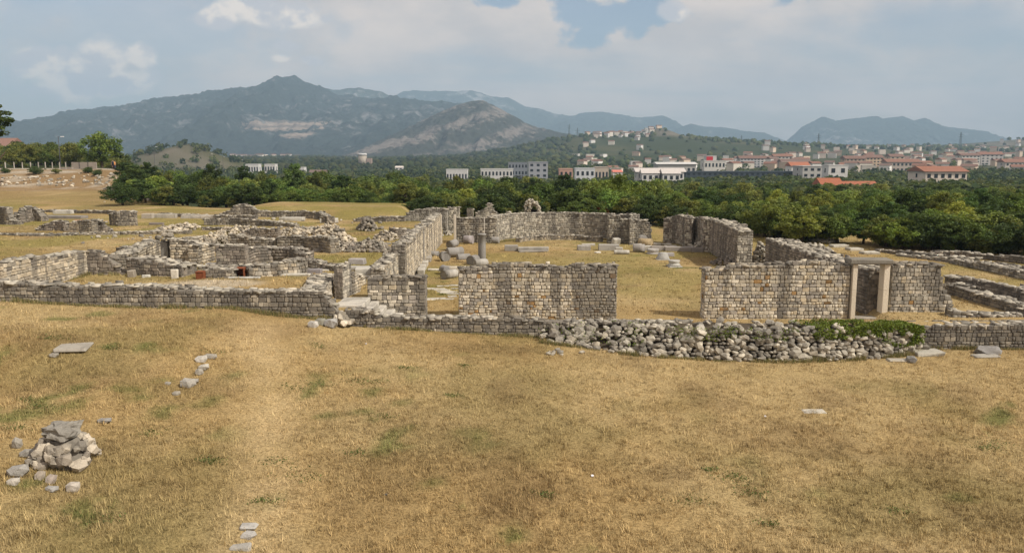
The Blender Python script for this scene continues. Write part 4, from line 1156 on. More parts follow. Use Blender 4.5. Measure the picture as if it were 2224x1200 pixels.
g = G(1047, 572)
colm = empty('standing_column', g, 'standing grey column stump on a moulded base in the nave', 'column')
lathe_obj('base', [(0.46, 0), (0.46, 0.12), (0.40, 0.14), (0.44, 0.20), (0.38, 0.27), (0.36, 0.30)], (0, 0, 0.0), color=(0.42, 0.40, 0.36), parent=colm)
hh = AT(1047, 507, g.y).z - g.z
lathe_obj('shaft', [(0.25, 0.302), (0.27, 0.36), (0.262, hh * 0.6), (0.25, hh - 0.12), (0.30, hh - 0.10), (0.30, hh - 0.03), (0.27, hh)], (0, 0, 0), color=GC, jit=0.008, parent=colm)
g2 = AT(1052, 505, 68.5)
o = block('marker_pole', 0.05, 0.05, AT(1052, 471, 68.5).z - Tz(g2.x, 68.5), None, (g2.x, 68.6, Tz(g2.x, 68.6)), color=(0.72, 0.69, 0.64), bev=0.008, jit=0.0)
tag(o, 'thin white upright pole against the grey rear wall above the standing column', 'pole')
o = block('wall_pipe', 0.06, 0.06, 2.3, None, (-6.02, 54.8, 0), color=(0.33, 0.32, 0.31), bev=0.01, jit=0)
tag(o, 'grey vertical pipe running up the sunlit nave wall', 'pipe')

drum(966, 566, 0.75, 0.34, 22, 'short fat column drum with a hollowed end facing the front panels', seed=1)
drum(988, 558, 1.25, 0.35, -62, 'longest smooth drum leaning in the middle of the fallen column pile', lift=0.05, seed=2)
drum(983, 544, 0.95, 0.30, -38, 'upper tilted drum resting on the back of the fallen column pile', lift=0.25, dip=0.15, seed=3)
drum(1007, 563, 0.95, 0.30, -70, 'half-buried split drum on the right edge of the fallen column pile', lift=-0.17, seed=4)
drum(1028, 574, 0.85, 0.33, -30, 'drum with a dark hollow end at the foot of the standing column', seed=5)
drum(1044, 578, 0.9, 0.26, -62, 'pale broken drum half hidden behind the wide front panel', color=(0.40, 0.385, 0.355), seed=6)
drum(976, 604, 1.15, 0.27, -40, 'pale octagonal shaft piece lying nearest the gap beside the wide panel', color=(0.43, 0.41, 0.37), seed=7)
drum(966, 595, 0.8, 0.24, 25, 'small bluish shaft piece lying across the pale octagonal one', color=(0.33, 0.325, 0.33), lift=0.08, seed=8)
drum(1018, 529, 0.85, 0.36, 78, 'upright-cut mauve drum lying alone before the rear wall', color=(0.34, 0.31, 0.31), seed=9)
drum(1076, 528, 0.65, 0.28, 80, 'small grey drum at the left end of the apse', seed=10)
drum(942, 556, 0.9, 0.20, 85, 'thin shaft lying between the kerb blocks and the fallen column pile', seed=11)
drum(1392, 529, 0.9, 0.40, 20, 'squat drum tipped against the recessed wall beside the apse pier', seed=12)
drum(1402, 532, 1.2, 0.34, 60, 'yellow-brown half drum lying in front of the recessed wall', color=(0.42, 0.33, 0.20), lift=-0.1, seed=13)
drum(1350, 552, 1.15, 0.17, 88, 'slim white shaft lying on the open lawn right of the block pair', color=(0.52, 0.50, 0.45), seed=14)
drum(1388, 547, 0.95, 0.32, 84, 'grey drum with a brown end beside the moulded column base', color=(0.34, 0.32, 0.30), seed=15)

def slab(px, py, sx, sy, sz, yaw, label, color=(0.42, 0.40, 0.355), name='stone_block', cat='stone block', tilt=0.0, z=0.0, group=None, jit=0.03, bev=0.03):
    g = G(px, py)
    o = block(name, sx, sy, sz, None, (g.x, g.y, g.z - 0.03 + z), (tilt, 0, R(yaw)), color, bev, 'clean', jit)
    return tag(o, label, cat, group)
slab(998, 597 - 6, 1.35, 0.5, 0.42, 4, 'long dressed block with a sunlit top between the two drum groups', (0.56, 0.51, 0.42))
slab(970, 590 - 6, 0.6, 0.4, 0.22, 20, 'short grey block beside the long sunlit-topped block')
slab(942, 587, 0.75, 0.35, 0.14, -8, 'flat white slab nearest the nave wall kerb', (0.6, 0.56, 0.48))
slab(961, 589, 0.45, 0.3, 0.18, 15, 'small dark-fronted stone between flat slab and long block', (0.34, 0.30, 0.25))
for i, (px, py, L) in enumerate(((931, 566, 1.5), (923, 577, 0.9), (919, 585, 0.9), (915, 594, 1.4), (947, 534, 3.0))):
    slab(px, py, 0.42, L, 0.36, 3, ('kerb block standing clear of the nave wall foot beside the thin shaft', 'low white kerb slab, second from the clear-standing kerb block', 'low white kerb slab, third from the clear-standing kerb block', 'sunken kerb slab nearest the narrow front panel', 'long kerb bench at the foot of the far nave wall')[i],
         (0.50, 0.475, 0.42) if i else (0.40, 0.375, 0.33), 'kerb_block', 'kerb block')
slab(1110, 544, 1.05, 0.6, 0.46, 0, 'weathered altar-step block at the left end of the long low bench', (0.33, 0.315, 0.285))
slab(1158, 545, 2.4, 0.6, 0.34, 0, 'long low bench of weathered blocks in front of the curved bench wall', (0.36, 0.34, 0.30))
slab(1158, 547, 2.2, 0.45, 0.16, 0, 'rough footing slab beneath the long low bench', (0.30, 0.28, 0.25))
slab(1268, 543, 1.0, 0.55, 0.42, 1, 'single smooth rectangular block standing alone before the apse', (0.38, 0.365, 0.34))
slab(1278, 533, 1.1, 0.4, 0.18, 0, 'thin slab lying behind the single smooth block', (0.46, 0.44, 0.39))
slab(1322, 543, 1.65, 0.6, 0.5, 0, 'large dressed block with a moulded top edge left of the rounded stone', (0.36, 0.345, 0.315))
slab(1344, 546, 0.6, 0.5, 0.36, -5, 'small square block in front of the rounded stone', (0.44, 0.42, 0.37))
slab(1337, 530, 0.7, 0.4, 0.55, 25, 'leaning pale slab behind the large moulded block', (0.52, 0.5, 0.45), tilt=0.3)
slab(1298, 549, 0.45, 0.3, 0.12, 30, 'small white flat stone in front of the large moulded block', (0.58, 0.56, 0.5))
slab(1385, 537, 0.7, 0.45, 0.32, 0, 'small white trough-like block left of the long kerb line', (0.5, 0.48, 0.43))
for i, (px, w_) in enumerate(((1404, 0.8), (1430, 1.25), (1462, 1.35), (1493, 1.1), (1514, 0.9))):
    slab(px, 543 + i * 0.9, w_, 0.5, 0.38, -3, ('white end block of the kerb line near the moulded base', 'second block of the kerb line from its white end', 'third block of the kerb line from its white end', 'fourth block of the kerb line from its white end', 'last grey block of the kerb line against the square-topped wall')[i],
         (0.50, 0.48, 0.43) if i == 0 else (0.36 - .02 * i, 0.33 - .018 * i, 0.30 - .015 * i), 'kerb_block', 'kerb block')
slab(1452, 556, 0.75, 0.45, 0.3, 5, 'grey brick-shaped block leaning near the capital', (0.33, 0.31, 0.30))
slab(1457, 535, 1.0, 0.5, 0.12, 10, 'thin bright slab lying behind the kerb line', (0.6, 0.57, 0.5))
slab(1428, 532, 0.7, 0.4, 0.2, -20, 'white rounded slab on the grass before the gap', (0.6, 0.58, 0.52))
slab(1446, 531, 0.9, 0.4, 0.12, 5, 'flat white slab at the foot of the peaked wall', (0.55, 0.53, 0.48))
slab(1540, 540, 0.25, 0.25, 0.55, 5, 'small bright upright stone in the slit beside the long dark wall', (0.62, 0.58, 0.5))
# moulded column bases and a capital
def base_obj(px, py, r0, h, label, color, square=True):
    g = G(px, py)
    e = empty('pedestal', g, label, 'column base', 'column bases on the nave lawn')
    if square: block('plinth', r0 * 2.4, r0 * 2.4, h * 0.22, e, (0, 0, -0.02), (0, 0, 0.1), color, 0.02, 'clean', 0.015)
    z0 = h * 0.2 if square else 0
    lathe_obj('moulding', [(r0 * 1.1, z0), (r0 * 1.16, z0 + h * .1), (r0 * 1.05, z0 + h * .2), (r0 * .92, z0 + h * .28), (r0 * .95, z0 + h * .45), (r0 * 1.05, z0 + h * .62), (r0 * 1.02, h * .96), (r0 * .94, h)], (0, 0, 0), color=color, parent=e)
base_obj(1464, 579, 0.37, 0.46, 'round column base on a square plinth standing alone on the open lawn', (0.46, 0.45, 0.415))
base_obj(1418, 551, 0.45, 0.40, 'wide double-moulded column base beside the grey drum', (0.42, 0.40, 0.375), False)
g = G(1440, 563)
cp = empty('stone_capital', g, 'upturned trapezoid capital standing on the lawn', 'capital')
lathe_obj('bell', [(0.60, 0.0), (0.58, 0.06), (0.50, 0.2), (0.38, 0.46), (0.36, 0.5)], (0, 0, 0), (0, 0, R(45)), (0.37, 0.365, 0.345), 4, 0.03, 3, parent=cp)
block('abacus', 1.0, 0.95, 0.07, cp, (0, 0, -0.035), color=(0.42, 0.41, 0.38), jit=0.02)
heapw = [(0.55, 0.53, 0.47), (0.48, 0.45, 0.4)]
# paving slabs flush in the gap and broken stones
pv = empty('paving', G(960, 632), 'row of pale worn paving slabs set in the grass of the first gap', 'paving')
for i in range(16):
    px, py = random.uniform(928, 994), random.uniform(618, 650)
    g = G(px, py)
    block('slab', random.uniform(.4, .9), random.uniform(.3, .5), 0.05, pv, Vector((g.x, g.y, g.z - 0.025)) - pv.location, (0, 0, random.uniform(-.2, .2)), mul((0.50, 0.47, 0.40), random.uniform(.8, 1.1)), 0.012, 'clean', 0.03)
# left quarter: loose architecture
slab(655, 593, 2.1, 0.3, 0.26, -1, 'long dark lintel beam lying before the pale lit baptistery wall', (0.27, 0.255, 0.265))
slab(640, 598, 1.6, 0.35, 0.14, 0, 'flat white kerb under the long dark lintel beam', (0.52, 0.50, 0.44))
slab(690, 587, 1.3, 1.1, 0.12, 5, 'broad pale slab behind the broken wall end', (0.50, 0.47, 0.40))
slab(468, 580, 1.0, 0.45, 0.26, 0, 'bright white block with a dark underside inside the baptistery', (0.66, 0.64, 0.58))
slab(379, 605, 0.34, 0.12, 0.50, 8, 'thin white gravestone-like slab leaning upright at the dark baptistery wall', (0.60, 0.56, 0.48), tilt=-0.12)
slab(317, 602, 0.40, 0.25, 0.16, 20, 'small white-topped stone at the foot of the dark baptistery wall', (0.62, 0.61, 0.55))
slab(287, 601, 0.32, 0.4, 0.36, 5, 'squared pale block ending the stepped dark room wall', (0.42, 0.37, 0.30))
slab(530, 604, 1.6, 0.3, 0.1, 2, 'narrow white sill in front of the open orange-red box', (0.5, 0.49, 0.45))
slab(776, 573, 0.9, 0.6, 0.34, -4, 'stepped moulded base stone with dark edge on the green room side', (0.36, 0.34, 0.33))
slab(775, 585, 1.9, 0.5, 0.22, -3, 'long grey slab in front of the stepped moulded base stone', (0.40, 0.385, 0.35))
slab(800, 594, 1.3, 0.8, 0.34, 5, 'big grey block with white top edge near the stone pier', (0.48, 0.46, 0.41))
slab(838, 586, 0.8, 0.5, 0.5, 12, 'brown squared boulder at the low end of the nave wall', (0.34, 0.295, 0.24))
slab(792, 603, 1.0, 0.4, 0.16, -6, 'flat white stone beneath the big grey block', (0.56, 0.54, 0.48))
slab(355, 473, 2.6, 0.5, 0.42, 0, 'long pale shaft lying by the far dark line of stones', (0.46, 0.43, 0.37))
slab(440, 474, 4.2, 0.4, 0.36, 0, 'very long pale beam lying along the far dark line of stones', (0.46, 0.43, 0.38))
slab(322, 474, 1.0, 0.7, 0.5, 0, 'pair-like dark block with a bright end on the far grass', (0.42, 0.38, 0.32))
slab(132, 474, 5.0, 1.2, 0.3, -6, 'dark tilted slab pointing across the far grass towards the hut wall', (0.25, 0.23, 0.21))
slab(138, 464, 1.9, 0.8, 0.4, 0, 'white flat stone on the far stone row', (0.52, 0.50, 0.45))
slab(340, 488, 1.3, 0.3, 0.22, 0, 'dark beam end beside the scatter of pale rubble', (0.22, 0.19, 0.17))
slab(635, 479, 2.2, 1.2, 0.35, 0, 'pale hump of stone on the grass before the gabled field wall', (0.45, 0.43, 0.38))
slab(715, 483, 1.6, 1.0, 0.4, 10, 'white fallen slab at the dark corner block', (0.56, 0.54, 0.49))
slab(172, 411 * 1.22, 0.55, 0.45, 0.95, 0, 'small reddish brick pillar beside the plastered wall remnant', (0.36, 0.20, 0.13), name='brick_pillar', cat='pillar')
# flat slabs on the right lawn
for px, py, s, lab in ((1822, 536, 1.3, 'flat stone disc nearest the rubble of the aisle wall on the right lawn'), (1855, 543, 1.1, 'flat stone disc in the middle of three on the right lawn'), (1888, 551, 1.2, 'flat stone disc closest to the lintel on the right lawn')):
    slab(px, py, s, 0.8, 0.2, 5, lab, (0.48, 0.455, 0.39))

# ------------------------------------------------------------------ foreground stones
def rock(px, py, s, label, color=(0.45, 0.43, 0.385), sc=(1.3, 1.0, 0.75), rz=0.0, sink=0.24, j=None, cat='stone', group=None, name='loose_stone'):
    g = G(px, py)
    me = bpy.data.meshes.new(name)
    import bmesh
    bm = bmesh.new(); bm.from_mesh(RK[j if j is not None else random.randrange(len(RK))])
    bmesh.ops.subdivide_edges(bm, edges=bm.edges, cuts=2, use_grid_fill=True)
    for v in bm.verts:
        d = 0.10 * (float(fbm(np.array([v.co.x * 5 + px]), np.array([v.co.y * 5 + v.co.z * 4]), 3, 3)[0]) - 0.5)
        v.co += v.co.normalized() * d
    bm.to_mesh(me); bm.free(); me.materials.append(M['clean'])
    m = Euler((random.uniform(-.12, .12), random.uniform(-.12, .12), rz)).to_matrix().to_4x4() @ Matrix.Diagonal((s * sc[0], s * sc[1], s * sc[2], 1))
    m.translation = Vector((g.x, g.y, g.z + s * sc[2] * (0.5 - sink)))
    return tag(link_mesh(name, me, None, m, mul(color, 0.80)), label, cat, group)

# stump of masonry at the lower left
g = G(125, 1015)
sm = empty('masonry_stump', g, 'stump of rubble masonry with one big pitted capstone and orange lichen', 'masonry')
px_m = g.y / FPX * 1.03
def sm_local(px, py): return Vector(((px - 125) * px_m, 0, 0))
V, F = lathe([(0.62, -0.2), (0.56, 0.15), (0.42, 0.45), (0.30, 0.60)], 14, 0.10, 4)
mesh_obj('core', np.array(V) * np.array([1, 0.8, 1]) + np.array([0.02, 0.35, 0]), F, M['mortar'], sm)
P_ = []
for i in range(110):
    a = random.uniform(0, 6.28); z = random.uniform(0.0, 0.58) * random.uniform(.5, 1); r_ = (0.86 - 0.62 * z) * random.uniform(.85, 1.05)
    if i % 2: z = random.uniform(.22, .60); r_ = 0.56 - 0.10 * z
    P_.append((g.x + 0.02 + math.cos(a) * r_, g.y + 0.35 + math.sin(a) * r_ * 0.8, g.z + z))
rubble(sm, np.array(P_), rng.choice([.13, .17, .22, .28, .36], 110), [(0.36, 0.32, 0.265), (0.30, 0.275, 0.235), (0.43, 0.385, 0.32), (0.26, 0.23, 0.195)], 110, flat=(0.7, 1.0))
def part_rock(parent, j, loc, s, col, sub=3, amp=0.16, name='boulder'):
    import bmesh
    bm = bmesh.new(); bm.from_mesh(RK[j])
    bmesh.ops.subdivide_edges(bm, edges=bm.edges, cuts=sub, use_grid_fill=True)
    for v in bm.verts:
        d = amp * (float(fbm(np.array([v.co.x * 7 + j]), np.array([v.co.y * 7 + v.co.z * 5]), 4, 9)[0]) - 0.5)
        v.co += v.co.normalized() * d
    me = bpy.data.meshes.new(name); bm.to_mesh(me); bm.free(); me.materials.append(M['clean'])
    m = Matrix.Diagonal((*s, 1)); m.translation = Vector(loc)
    return link_mesh(name, me, parent, m, col)
part_rock(sm, 3, (-0.04, 0.36, 0.80), (1.06, 0.84, 0.46), (0.27, 0.255, 0.225), amp=0.34, sub=4, name='capstone')
FS = (0.40, 0.37, 0.315)
rock(38, 972, 0.30, 'rounded loose boulder at the upper left of the masonry stump', FS, (1.0, 1.0, 1.1))
rock(40, 1032, 0.46, 'large smooth triangular boulder in front of the masonry stump', (0.40, 0.385, 0.355), (1.2, 1.0, 0.75), 0.4)
rock(30, 1052, 0.26, 'low pale stone below the large triangular boulder', (0.56, 0.52, 0.45))
rock(160, 1066, 0.34, 'cracked pale stone with dark holes, lowest right of the stump stones', (0.56, 0.51, 0.44), (1.0, 0.9, 0.95))
rock(112, 1050, 0.30, 'dark-sided wedge stone in front of the masonry stump', (0.42, 0.36, 0.31), (0.8, 0.9, 0.9))
rock(88, 1042, 0.28, 'brown slanting stone between the large boulder and the wedge stone', (0.44, 0.38, 0.31), (0.8, 0.9, 0.95))
rock(112, 1066, 0.26, 'flat grey stone at the foot of the wedge stone', (0.40, 0.39, 0.37), (1.4, 0.9, 0.5))
rock(62, 990, 0.34, 'blocky grey stone leaning on the left flank of the masonry stump', (0.43, 0.41, 0.37), (1.3, .9, .7))
rock(195, 985, 0.30, 'pale stone leaning on the right flank of the masonry stump', FS, (.9, .9, .95))
rock(226, 917, 0.32, 'small grey flat stone alone on the grass above the masonry stump', (0.42, 0.41, 0.39), (1.4, 0.9, 0.5))
rock(408, 838, 0.42, 'angular white stone leading a short broken row in the grass', (0.56, 0.53, 0.47), (1.2, 1.0, 0.8))
rock(420, 833, 0.30, 'dark-flanked stone touching the angular white stone', (0.42, 0.40, 0.36))
rock(433, 812, 0.30, 'small pale cube-like stone in the middle of the broken row', FS, (0.9, 1.0, 0.9))
rock(442, 803, 0.32, 'white stone half covered by weeds in the broken row', (0.58, 0.55, 0.48))
rock(438, 785, 0.34, 'white stone at the upper start of the broken row', (0.60, 0.57, 0.51))
rock(458, 778, 0.34, 'long low stone at the far end of the broken row', FS, (1.5, 0.8, 0.6))
rock(384, 858, 0.20, 'tiny pale stone in the grass below the broken row', FS)
rock(365, 836, 0.16, 'tiny white stone left of the angular white stone', FS)
slab(540, 1147, 0.36, 0.30, 0.10, 8, 'flat grey slab, upper one of three sunk in the grass near the track', (0.42, 0.41, 0.385), 'sunken_slab', 'slab')
slab(540, 1166, 0.26, 0.24, 0.12, -12, 'rough grey stone in the middle of three sunk slabs near the track', (0.40, 0.385, 0.36), 'sunken_slab', 'slab')
slab(522, 1192, 0.42, 0.22, 0.10, 5, 'lowest of three slabs sunk in the grass near the track', (0.44, 0.425, 0.39), 'sunken_slab', 'slab')
slab(160, 757, 0.98, 0.85, 0.12, 12, 'flat tilted grey slab lying on the grassy hump at the far left', (0.35, 0.325, 0.28), 'sunken_slab', 'slab')
rock(118, 775, 0.28, 'small stone at the lower corner of the flat tilted slab', FS, (1.2, 1, .6))
slab(1768, 894, 0.72, 0.40, 0.06, 2, 'flush pale stone plate in the open grass below the rubble wall', (0.52, 0.49, 0.42), 'sunken_slab', 'slab')
for px, py, s, lab, c in ((680, 710, .42, 'white rounded boulder farthest from the steps at the long wall foot', (0.62, 0.59, 0.54)), (697, 704, .46, 'mossy boulder touching the foot of the long low wall', (0.30, 0.29, 0.24)),
                       (718, 710, .62, 'largest grey rounded boulder at the end of the long low wall', (0.44, 0.43, 0.41))):
    rock(px, py, s, lab, c, (1.15, 1.0, 0.85))
rock(2150, 768, 0.80, 'big flat grey boulder below the terrace wall', (0.33, 0.32, 0.31), (1.5, 1.0, 0.55))
rock(2128, 767, 0.36, 'small dark stone beside the big flat grey boulder', (0.28, 0.27, 0.25))
slab(2140, 774, 1.1, 0.4, 0.1, 4, 'thin flat slab in front of the big flat grey boulder', (0.36, 0.34, 0.30), 'sunken_slab', 'slab')
rock(1979, 787, 0.40, 'round grey boulder below the ivy end of the rubble wall', (0.34, 0.335, 0.325), (1.1, 1, .9))
slab(1952, 784, 0.9, 0.4, 0.1, 0, 'low flat stone left of the round grey boulder', (0.42, 0.39, 0.33), 'sunken_slab', 'slab')
slab(2012, 770, 1.2, 0.7, 0.2, 6, 'flat ledge of stone under the ivy end of the rubble wall', (0.42, 0.40, 0.345), 'sunken_slab', 'slab')
for px, py, s, lab, mat in ((1287, 1036, .07, 'crumpled white and mauve scrap of litter in the foreground grass', 'plastic'), (1662, 906, .07, 'small white scrap of litter left of the flush stone plate', 'plastic'), (838, 1076, .08, 'small black lump lying in the foreground grass', 'metal_dark'),
                            (795, 748, .06, 'tiny white paper scrap on the worn track below the parapet wall', 'plastic')):
    o = rock(px, py, s, lab, (0.7, 0.7, 0.72), (1.3, 1, .8), cat='litter', name='litter_scrap', sink=0.0)
    o.data.materials.clear(); o.data.materials.append(M[mat])

# scattered loose stones at the wall feet and on the bank: counted groups
def scatter(n, boxpx, s, label, group, pal=LIGHT):
    for i in range(n):
        px, py = random.uniform(boxpx[0], boxpx[2]), random.uniform(boxpx[1], boxpx[3])
        g = G(px, py); q = s * random.uniform(.5, 1.4)
        m = Euler((random.gauss(0, .3), random.gauss(0, .3), random.uniform(0, 6.28))).to_matrix().to_4x4() @ Matrix.Diagonal((q * 1.3, q, q * .7, 1))
        m.translation = Vector((g.x, g.y, g.z + q * .2))
        tag(link_mesh('loose_stone', RK[i % len(RK)], None, m, pick(pal, 1)[0]), label, 'stone', group)
scatter(16, (1190, 752, 1400, 774), 0.22, 'loose stone fallen in front of the low end of the rubble wall', 'stones fallen from the rubble wall')
scatter(24, (180, 512, 420, 540), 0.28, 'loose stone on the open green behind the corner room', 'stones strewn on the open green')
scatter(26, (560, 470, 860, 505), 0.35, 'loose stone lying among the low far walls', 'stones among the far walls')
scatter(60, (0, 382, 160, 405), 0.5, 'pale boulder in the scree of the road bank', 'boulders of the road bank scree', LIGHT + WARM)
scatter(50, (165, 376, 250, 402), 0.5, 'pale rock sticking out of the upper road bank', 'rocks of the upper road bank', LIGHT + WARM)
scatter(80, (225, 400, 340, 440), 0.45, 'stone in the pale scree running down the end of the road bank', 'stones of the bank end scree', LIGHT + WARM)

# ------------------------------------------------------------------ trees
def tree_proto(seed, H, Rx, nclump, per, leaf, base_col, trunk=True, low=0.12, loose=1.0, crown_c=0.56, crown_h=0.46):
    """returns (crown mesh, trunk mesh) for a tree of height H and crown radius Rx, foot at the origin"""
    r = np.random.default_rng(seed)
    C = []
    while len(C) < nclump:
        p = r.normal(size=3); p /= np.linalg.norm(p)
        q = r.uniform(0.25, 1.0) ** 0.45
        lob = 0.80 + 0.30 * math.sin(2.3 * math.atan2(p[1], p[0]) + seed) + r.normal(0, 0.10)
        c = np.array([p[0] * Rx * q * lob, p[1] * Rx * q * lob, H * crown_c + p[2] * H * crown_h * q * (0.9 + 0.2 * math.sin(3 * p[0] + seed))])
        if c[2] < H * low: continue
        C.append(c)
    C = np.array(C)
    rad = r.uniform(0.16, 0.30, nclump) * Rx * loose
    n = nclump * per
    ci = np.repeat(np.arange(nclump), per)
    d = r.normal(size=(n, 3)); d /= np.linalg.norm(d, axis=1)[:, None]
    P = C[ci] + d * (rad[ci] * r.random(n) ** 0.4)[:, None] * np.array([1, 1, 0.8])
    cf = r.uniform(0.72, 1.28, nclump)
    hue = r.uniform(-1, 1, nclump)
    cols = np.array(base_col) * (cf[ci] * r.uniform(0.7, 1.3, n))[:, None] * (1 + np.outer(hue[ci], [0.13, 0.04, -0.10]))
    nrm = d * 0.8 + r.normal(size=(n, 3)) * 0.6 + np.array([0, 0, 0.35]); nrm /= np.linalg.norm(nrm, axis=1)[:, None]
    b = np.cross(nrm, r.normal(size=(n, 3))); b /= np.linalg.norm(b, axis=1)[:, None]
    c2 = np.cross(nrm, b)
    s = (leaf * r.uniform(.6, 1.4, n))[:, None]
    b, c2 = b * s, c2 * s * 0.6
    v = np.stack([P - b, P + c2, P + b, P - c2], 1).reshape(-1, 3)
    o = mesh_obj('crown', v, np.arange(4 * n).reshape(-1, 4), M['leaf'], cols=np.repeat(np.clip(cols, 0.005, 1), 4, 0))
    crown = o.data; bpy.data.objects.remove(o)
    # trunk with limbs: tapered tubes
    V, F = [], []
    def tube(a, b_, r0, r1, seg=7):
        a, b_ = np.array(a), np.array(b_); t = b_ - a; t = t / np.linalg.norm(t)
        u = np.cross(t, [0.3, 1, 0.2]); u /= np.linalg.norm(u); w_ = np.cross(t, u)
        o0 = len(V)
        for (p, rr) in ((a, r0), (0.5 * (a + b_) + u * 0.06 * np.linalg.norm(b_ - a), 0.5 * (r0 + r1)), (b_, r1)):
            for i in range(seg):
                an = 2 * math.pi * i / seg; V.append(p + (u * math.cos(an) + w_ * math.sin(an)) * rr)
        for j in range(2):
            for i in range(seg): F.append((o0 + j * seg + i, o0 + j * seg + (i + 1) % seg, o0 + (j + 1) * seg + (i + 1) % seg, o0 + (j + 1) * seg + i))
    fork = np.array([0.04 * H, 0, H * 0.34])
    tube((0, 0, -0.25), fork, 0.040 * H, 0.028 * H)
    for i in range(7):
        c = C[int(r.integers(0, nclump))]
        tube(fork, fork + (c - fork) * 0.85, 0.020 * H, 0.006 * H, 5)
    o = mesh_obj('trunk', np.array(V), F, M['bark'], smooth=True)
    tm = o.data; bpy.data.objects.remove(o)
    return crown, tm

OLIVE, GREEN, DEEP, YEL = (0.165, 0.182, 0.050), (0.125, 0.168, 0.040), (0.072, 0.104, 0.031), (0.205, 0.215, 0.050)
PROT = [tree_proto(11, 5, 2.5, 70, 95, 0.13, GREEN), tree_proto(12, 5, 2.9, 80, 90, 0.13, OLIVE), tree_proto(13, 5, 2.3, 64, 95, 0.13, DEEP),
        tree_proto(14, 5, 2.7, 76, 90, 0.13, YEL), tree_proto(15, 5, 3.2, 84, 90, 0.13, GREEN, loose=0.85), tree_proto(16, 5, 2.4, 70, 95, 0.13, OLIVE, low=0.03, crown_c=0.5, crown_h=0.52),
        tree_proto(17, 5, 3.0, 80, 90, 0.12, DEEP, low=0.02, crown_c=0.5, crown_h=0.5)]
def tree(x, y, h, wscale, kind, label, group, name='tree', color=(1, 1, 1), z=None, cat='tree', rz=None):
    s = h / 5.0
    z = Tz(x, y) if z is None else z
    root = empty(name, (x, y, z), label, cat, group, rz if rz is not None else random.uniform(0, 6.28))
    m = Matrix.Diagonal((s * wscale, s * wscale, s, 1))
    c, t = PROT[kind]
    link_mesh('crown', c, root, m, color)
    link_mesh('trunk', t, root, m)
    return root

def sc_m0(sx, sy, sz, x=0, y=0, z=0):
    m = Matrix.Diagonal((sx, sy, sz, 1)); m.translation = Vector((x, y, z)); return m
TOPX = [250, 330, 400, 500, 600, 700, 800, 900, 1000, 1100, 1200, 1290, 1380, 1440, 1550, 1700, 1800, 1900, 2050, 2224, 2300]
TOPY = [356, 356, 358, 352, 364, 371, 377, 379, 377, 376, 374, 368, 378, 390, 408, 414, 410, 402, 392, 396, 396]
EDX = [250, 330, 420, 870, 900, 1350, 1450, 1600, 1800, 2000, 2224, 2300]
EDY = [100, 103, 104, 101, 93, 90, 86, 76, 68, 63, 60, 59]
ZONES = ((420, 'bushy {} tree at the foot of the road bank'), (880, '{} bushy tree in the belt behind the grassy mound'), (1390, '{} bushy tree in the belt behind the apse'), (1800, '{} bushy tree in the belt behind the aisle walls'), (9999, '{} bushy tree in the thicket bordering the right lawn'))
KN = ('green', 'olive green', 'dark green', 'yellowish green', 'broad green', 'full-skirted olive', 'low dark green')
for row in range(4):
    px = 262 + random.uniform(0, 40)
    while px < 2520:
        Y = np.interp(px, EDX, EDY) + row * 8.0 + random.uniform(-1.5, 1.5) + (2 if row else 0)
        f = row / 3.0
        tp = np.interp(px, TOPX, TOPY)
        edge = (34 if px < 1400 else 62) * (1 - f)
        x = AT(px, tp + edge, Y).x
        h = AT(px, tp + edge + random.uniform(-7, 12), Y).z - Tz(x, Y)
        h = min(max(h * 0.91, 1.8), 10)
        kind = random.choice((0, 1, 2, 4, 5, 6, 3, 0, 2)) if row else random.choice((5, 6, 2, 6, 0, 5))
        zone = next(t for lim, t in ZONES if px < lim)
        h *= random.choice((.82, .92, 1.0, 1.0, 1.1)); ws = min(1.35, max(0.75, 5.6 / h)) * random.uniform(.75, 1.15)
        lum = random.choice((.6, .8, 1.0, 1.2, 1.45))
        tree(x, Y, h, ws, kind, zone.format(KN[kind]), 'trees of the belt round the ruins', color=(lum * random.uniform(.86, 1.0), lum, lum * .95))
        px += (4.6 * ws / 1.0) / Y * FPX * random.uniform(.62, .95) * min(1.25, h / 4.5)
# low bushes filling the front skirt of the belt
for i in range(95):
    px = random.uniform(330, 2290)
    Y = np.interp(px, EDX, EDY) - random.uniform(0.5, 3.0)
    if 860 < px < 1400 and Y < 88: Y = 89
    x = AT(px, 450, Y).x
    kind = random.choice((5, 6, 2, 0))
    tree(x, Y, random.uniform(1.4, 3.0), 1.45, kind, 'low dark bush at the front edge of the tree belt' if kind in (6, 2) else 'low green bush at the front edge of the tree belt', 'bushes along the tree belt', 'bush', color=(.9, .9, .9), cat='bush')
# single trees that stand out
def big(px, pyb, pyt, Y, ws, kind, label, color=(1, 1, 1), name='tree'):
    x = AT(px, pyb, Y).x
    return tree(x, Y, (AT(px, pyt, Y).z - Tz(x, Y)) * 0.88, ws, kind, label, None, name, color, rz=px * 0.01)
big(222, 358, 274, 172, 1.0, 0, 'large rounded green tree standing by the road above the bank', (1.15, 1.15, 1))
big(300, 400, 352, 118, 1.1, 2, 'dense dark bush hanging over the end of the road bank', name='bush')
big(285, 392, 358, 124, 1.3, 6, 'dark glossy bush beside the two walkers on the road', name='bush')
big(345, 425, 372, 106, 1.2, 0, 'bright green bush at the foot of the pale scree', (1.2, 1.2, 1), name='bush')
big(1307, 470, 432, 89, 0.75, 1, 'small withered reddish tree among the green behind the apse', (2.3, 0.85, 0.9))
big(1740, 520, 430, 66.5, 1.55, 5, 'feathery pale olive shrub dome behind the shaded aisle wall', (1.05, 1.10, 1.0), name='bush')
big(1660, 505, 425, 71, 1.2, 1, 'soft olive tree left of the feathery shrub dome', (1.0, 1.08, 1))
big(1340, 470, 372, 93, 1.0, 4, 'tallest full green tree rising behind the apse end', (1.2, 1.15, 1))
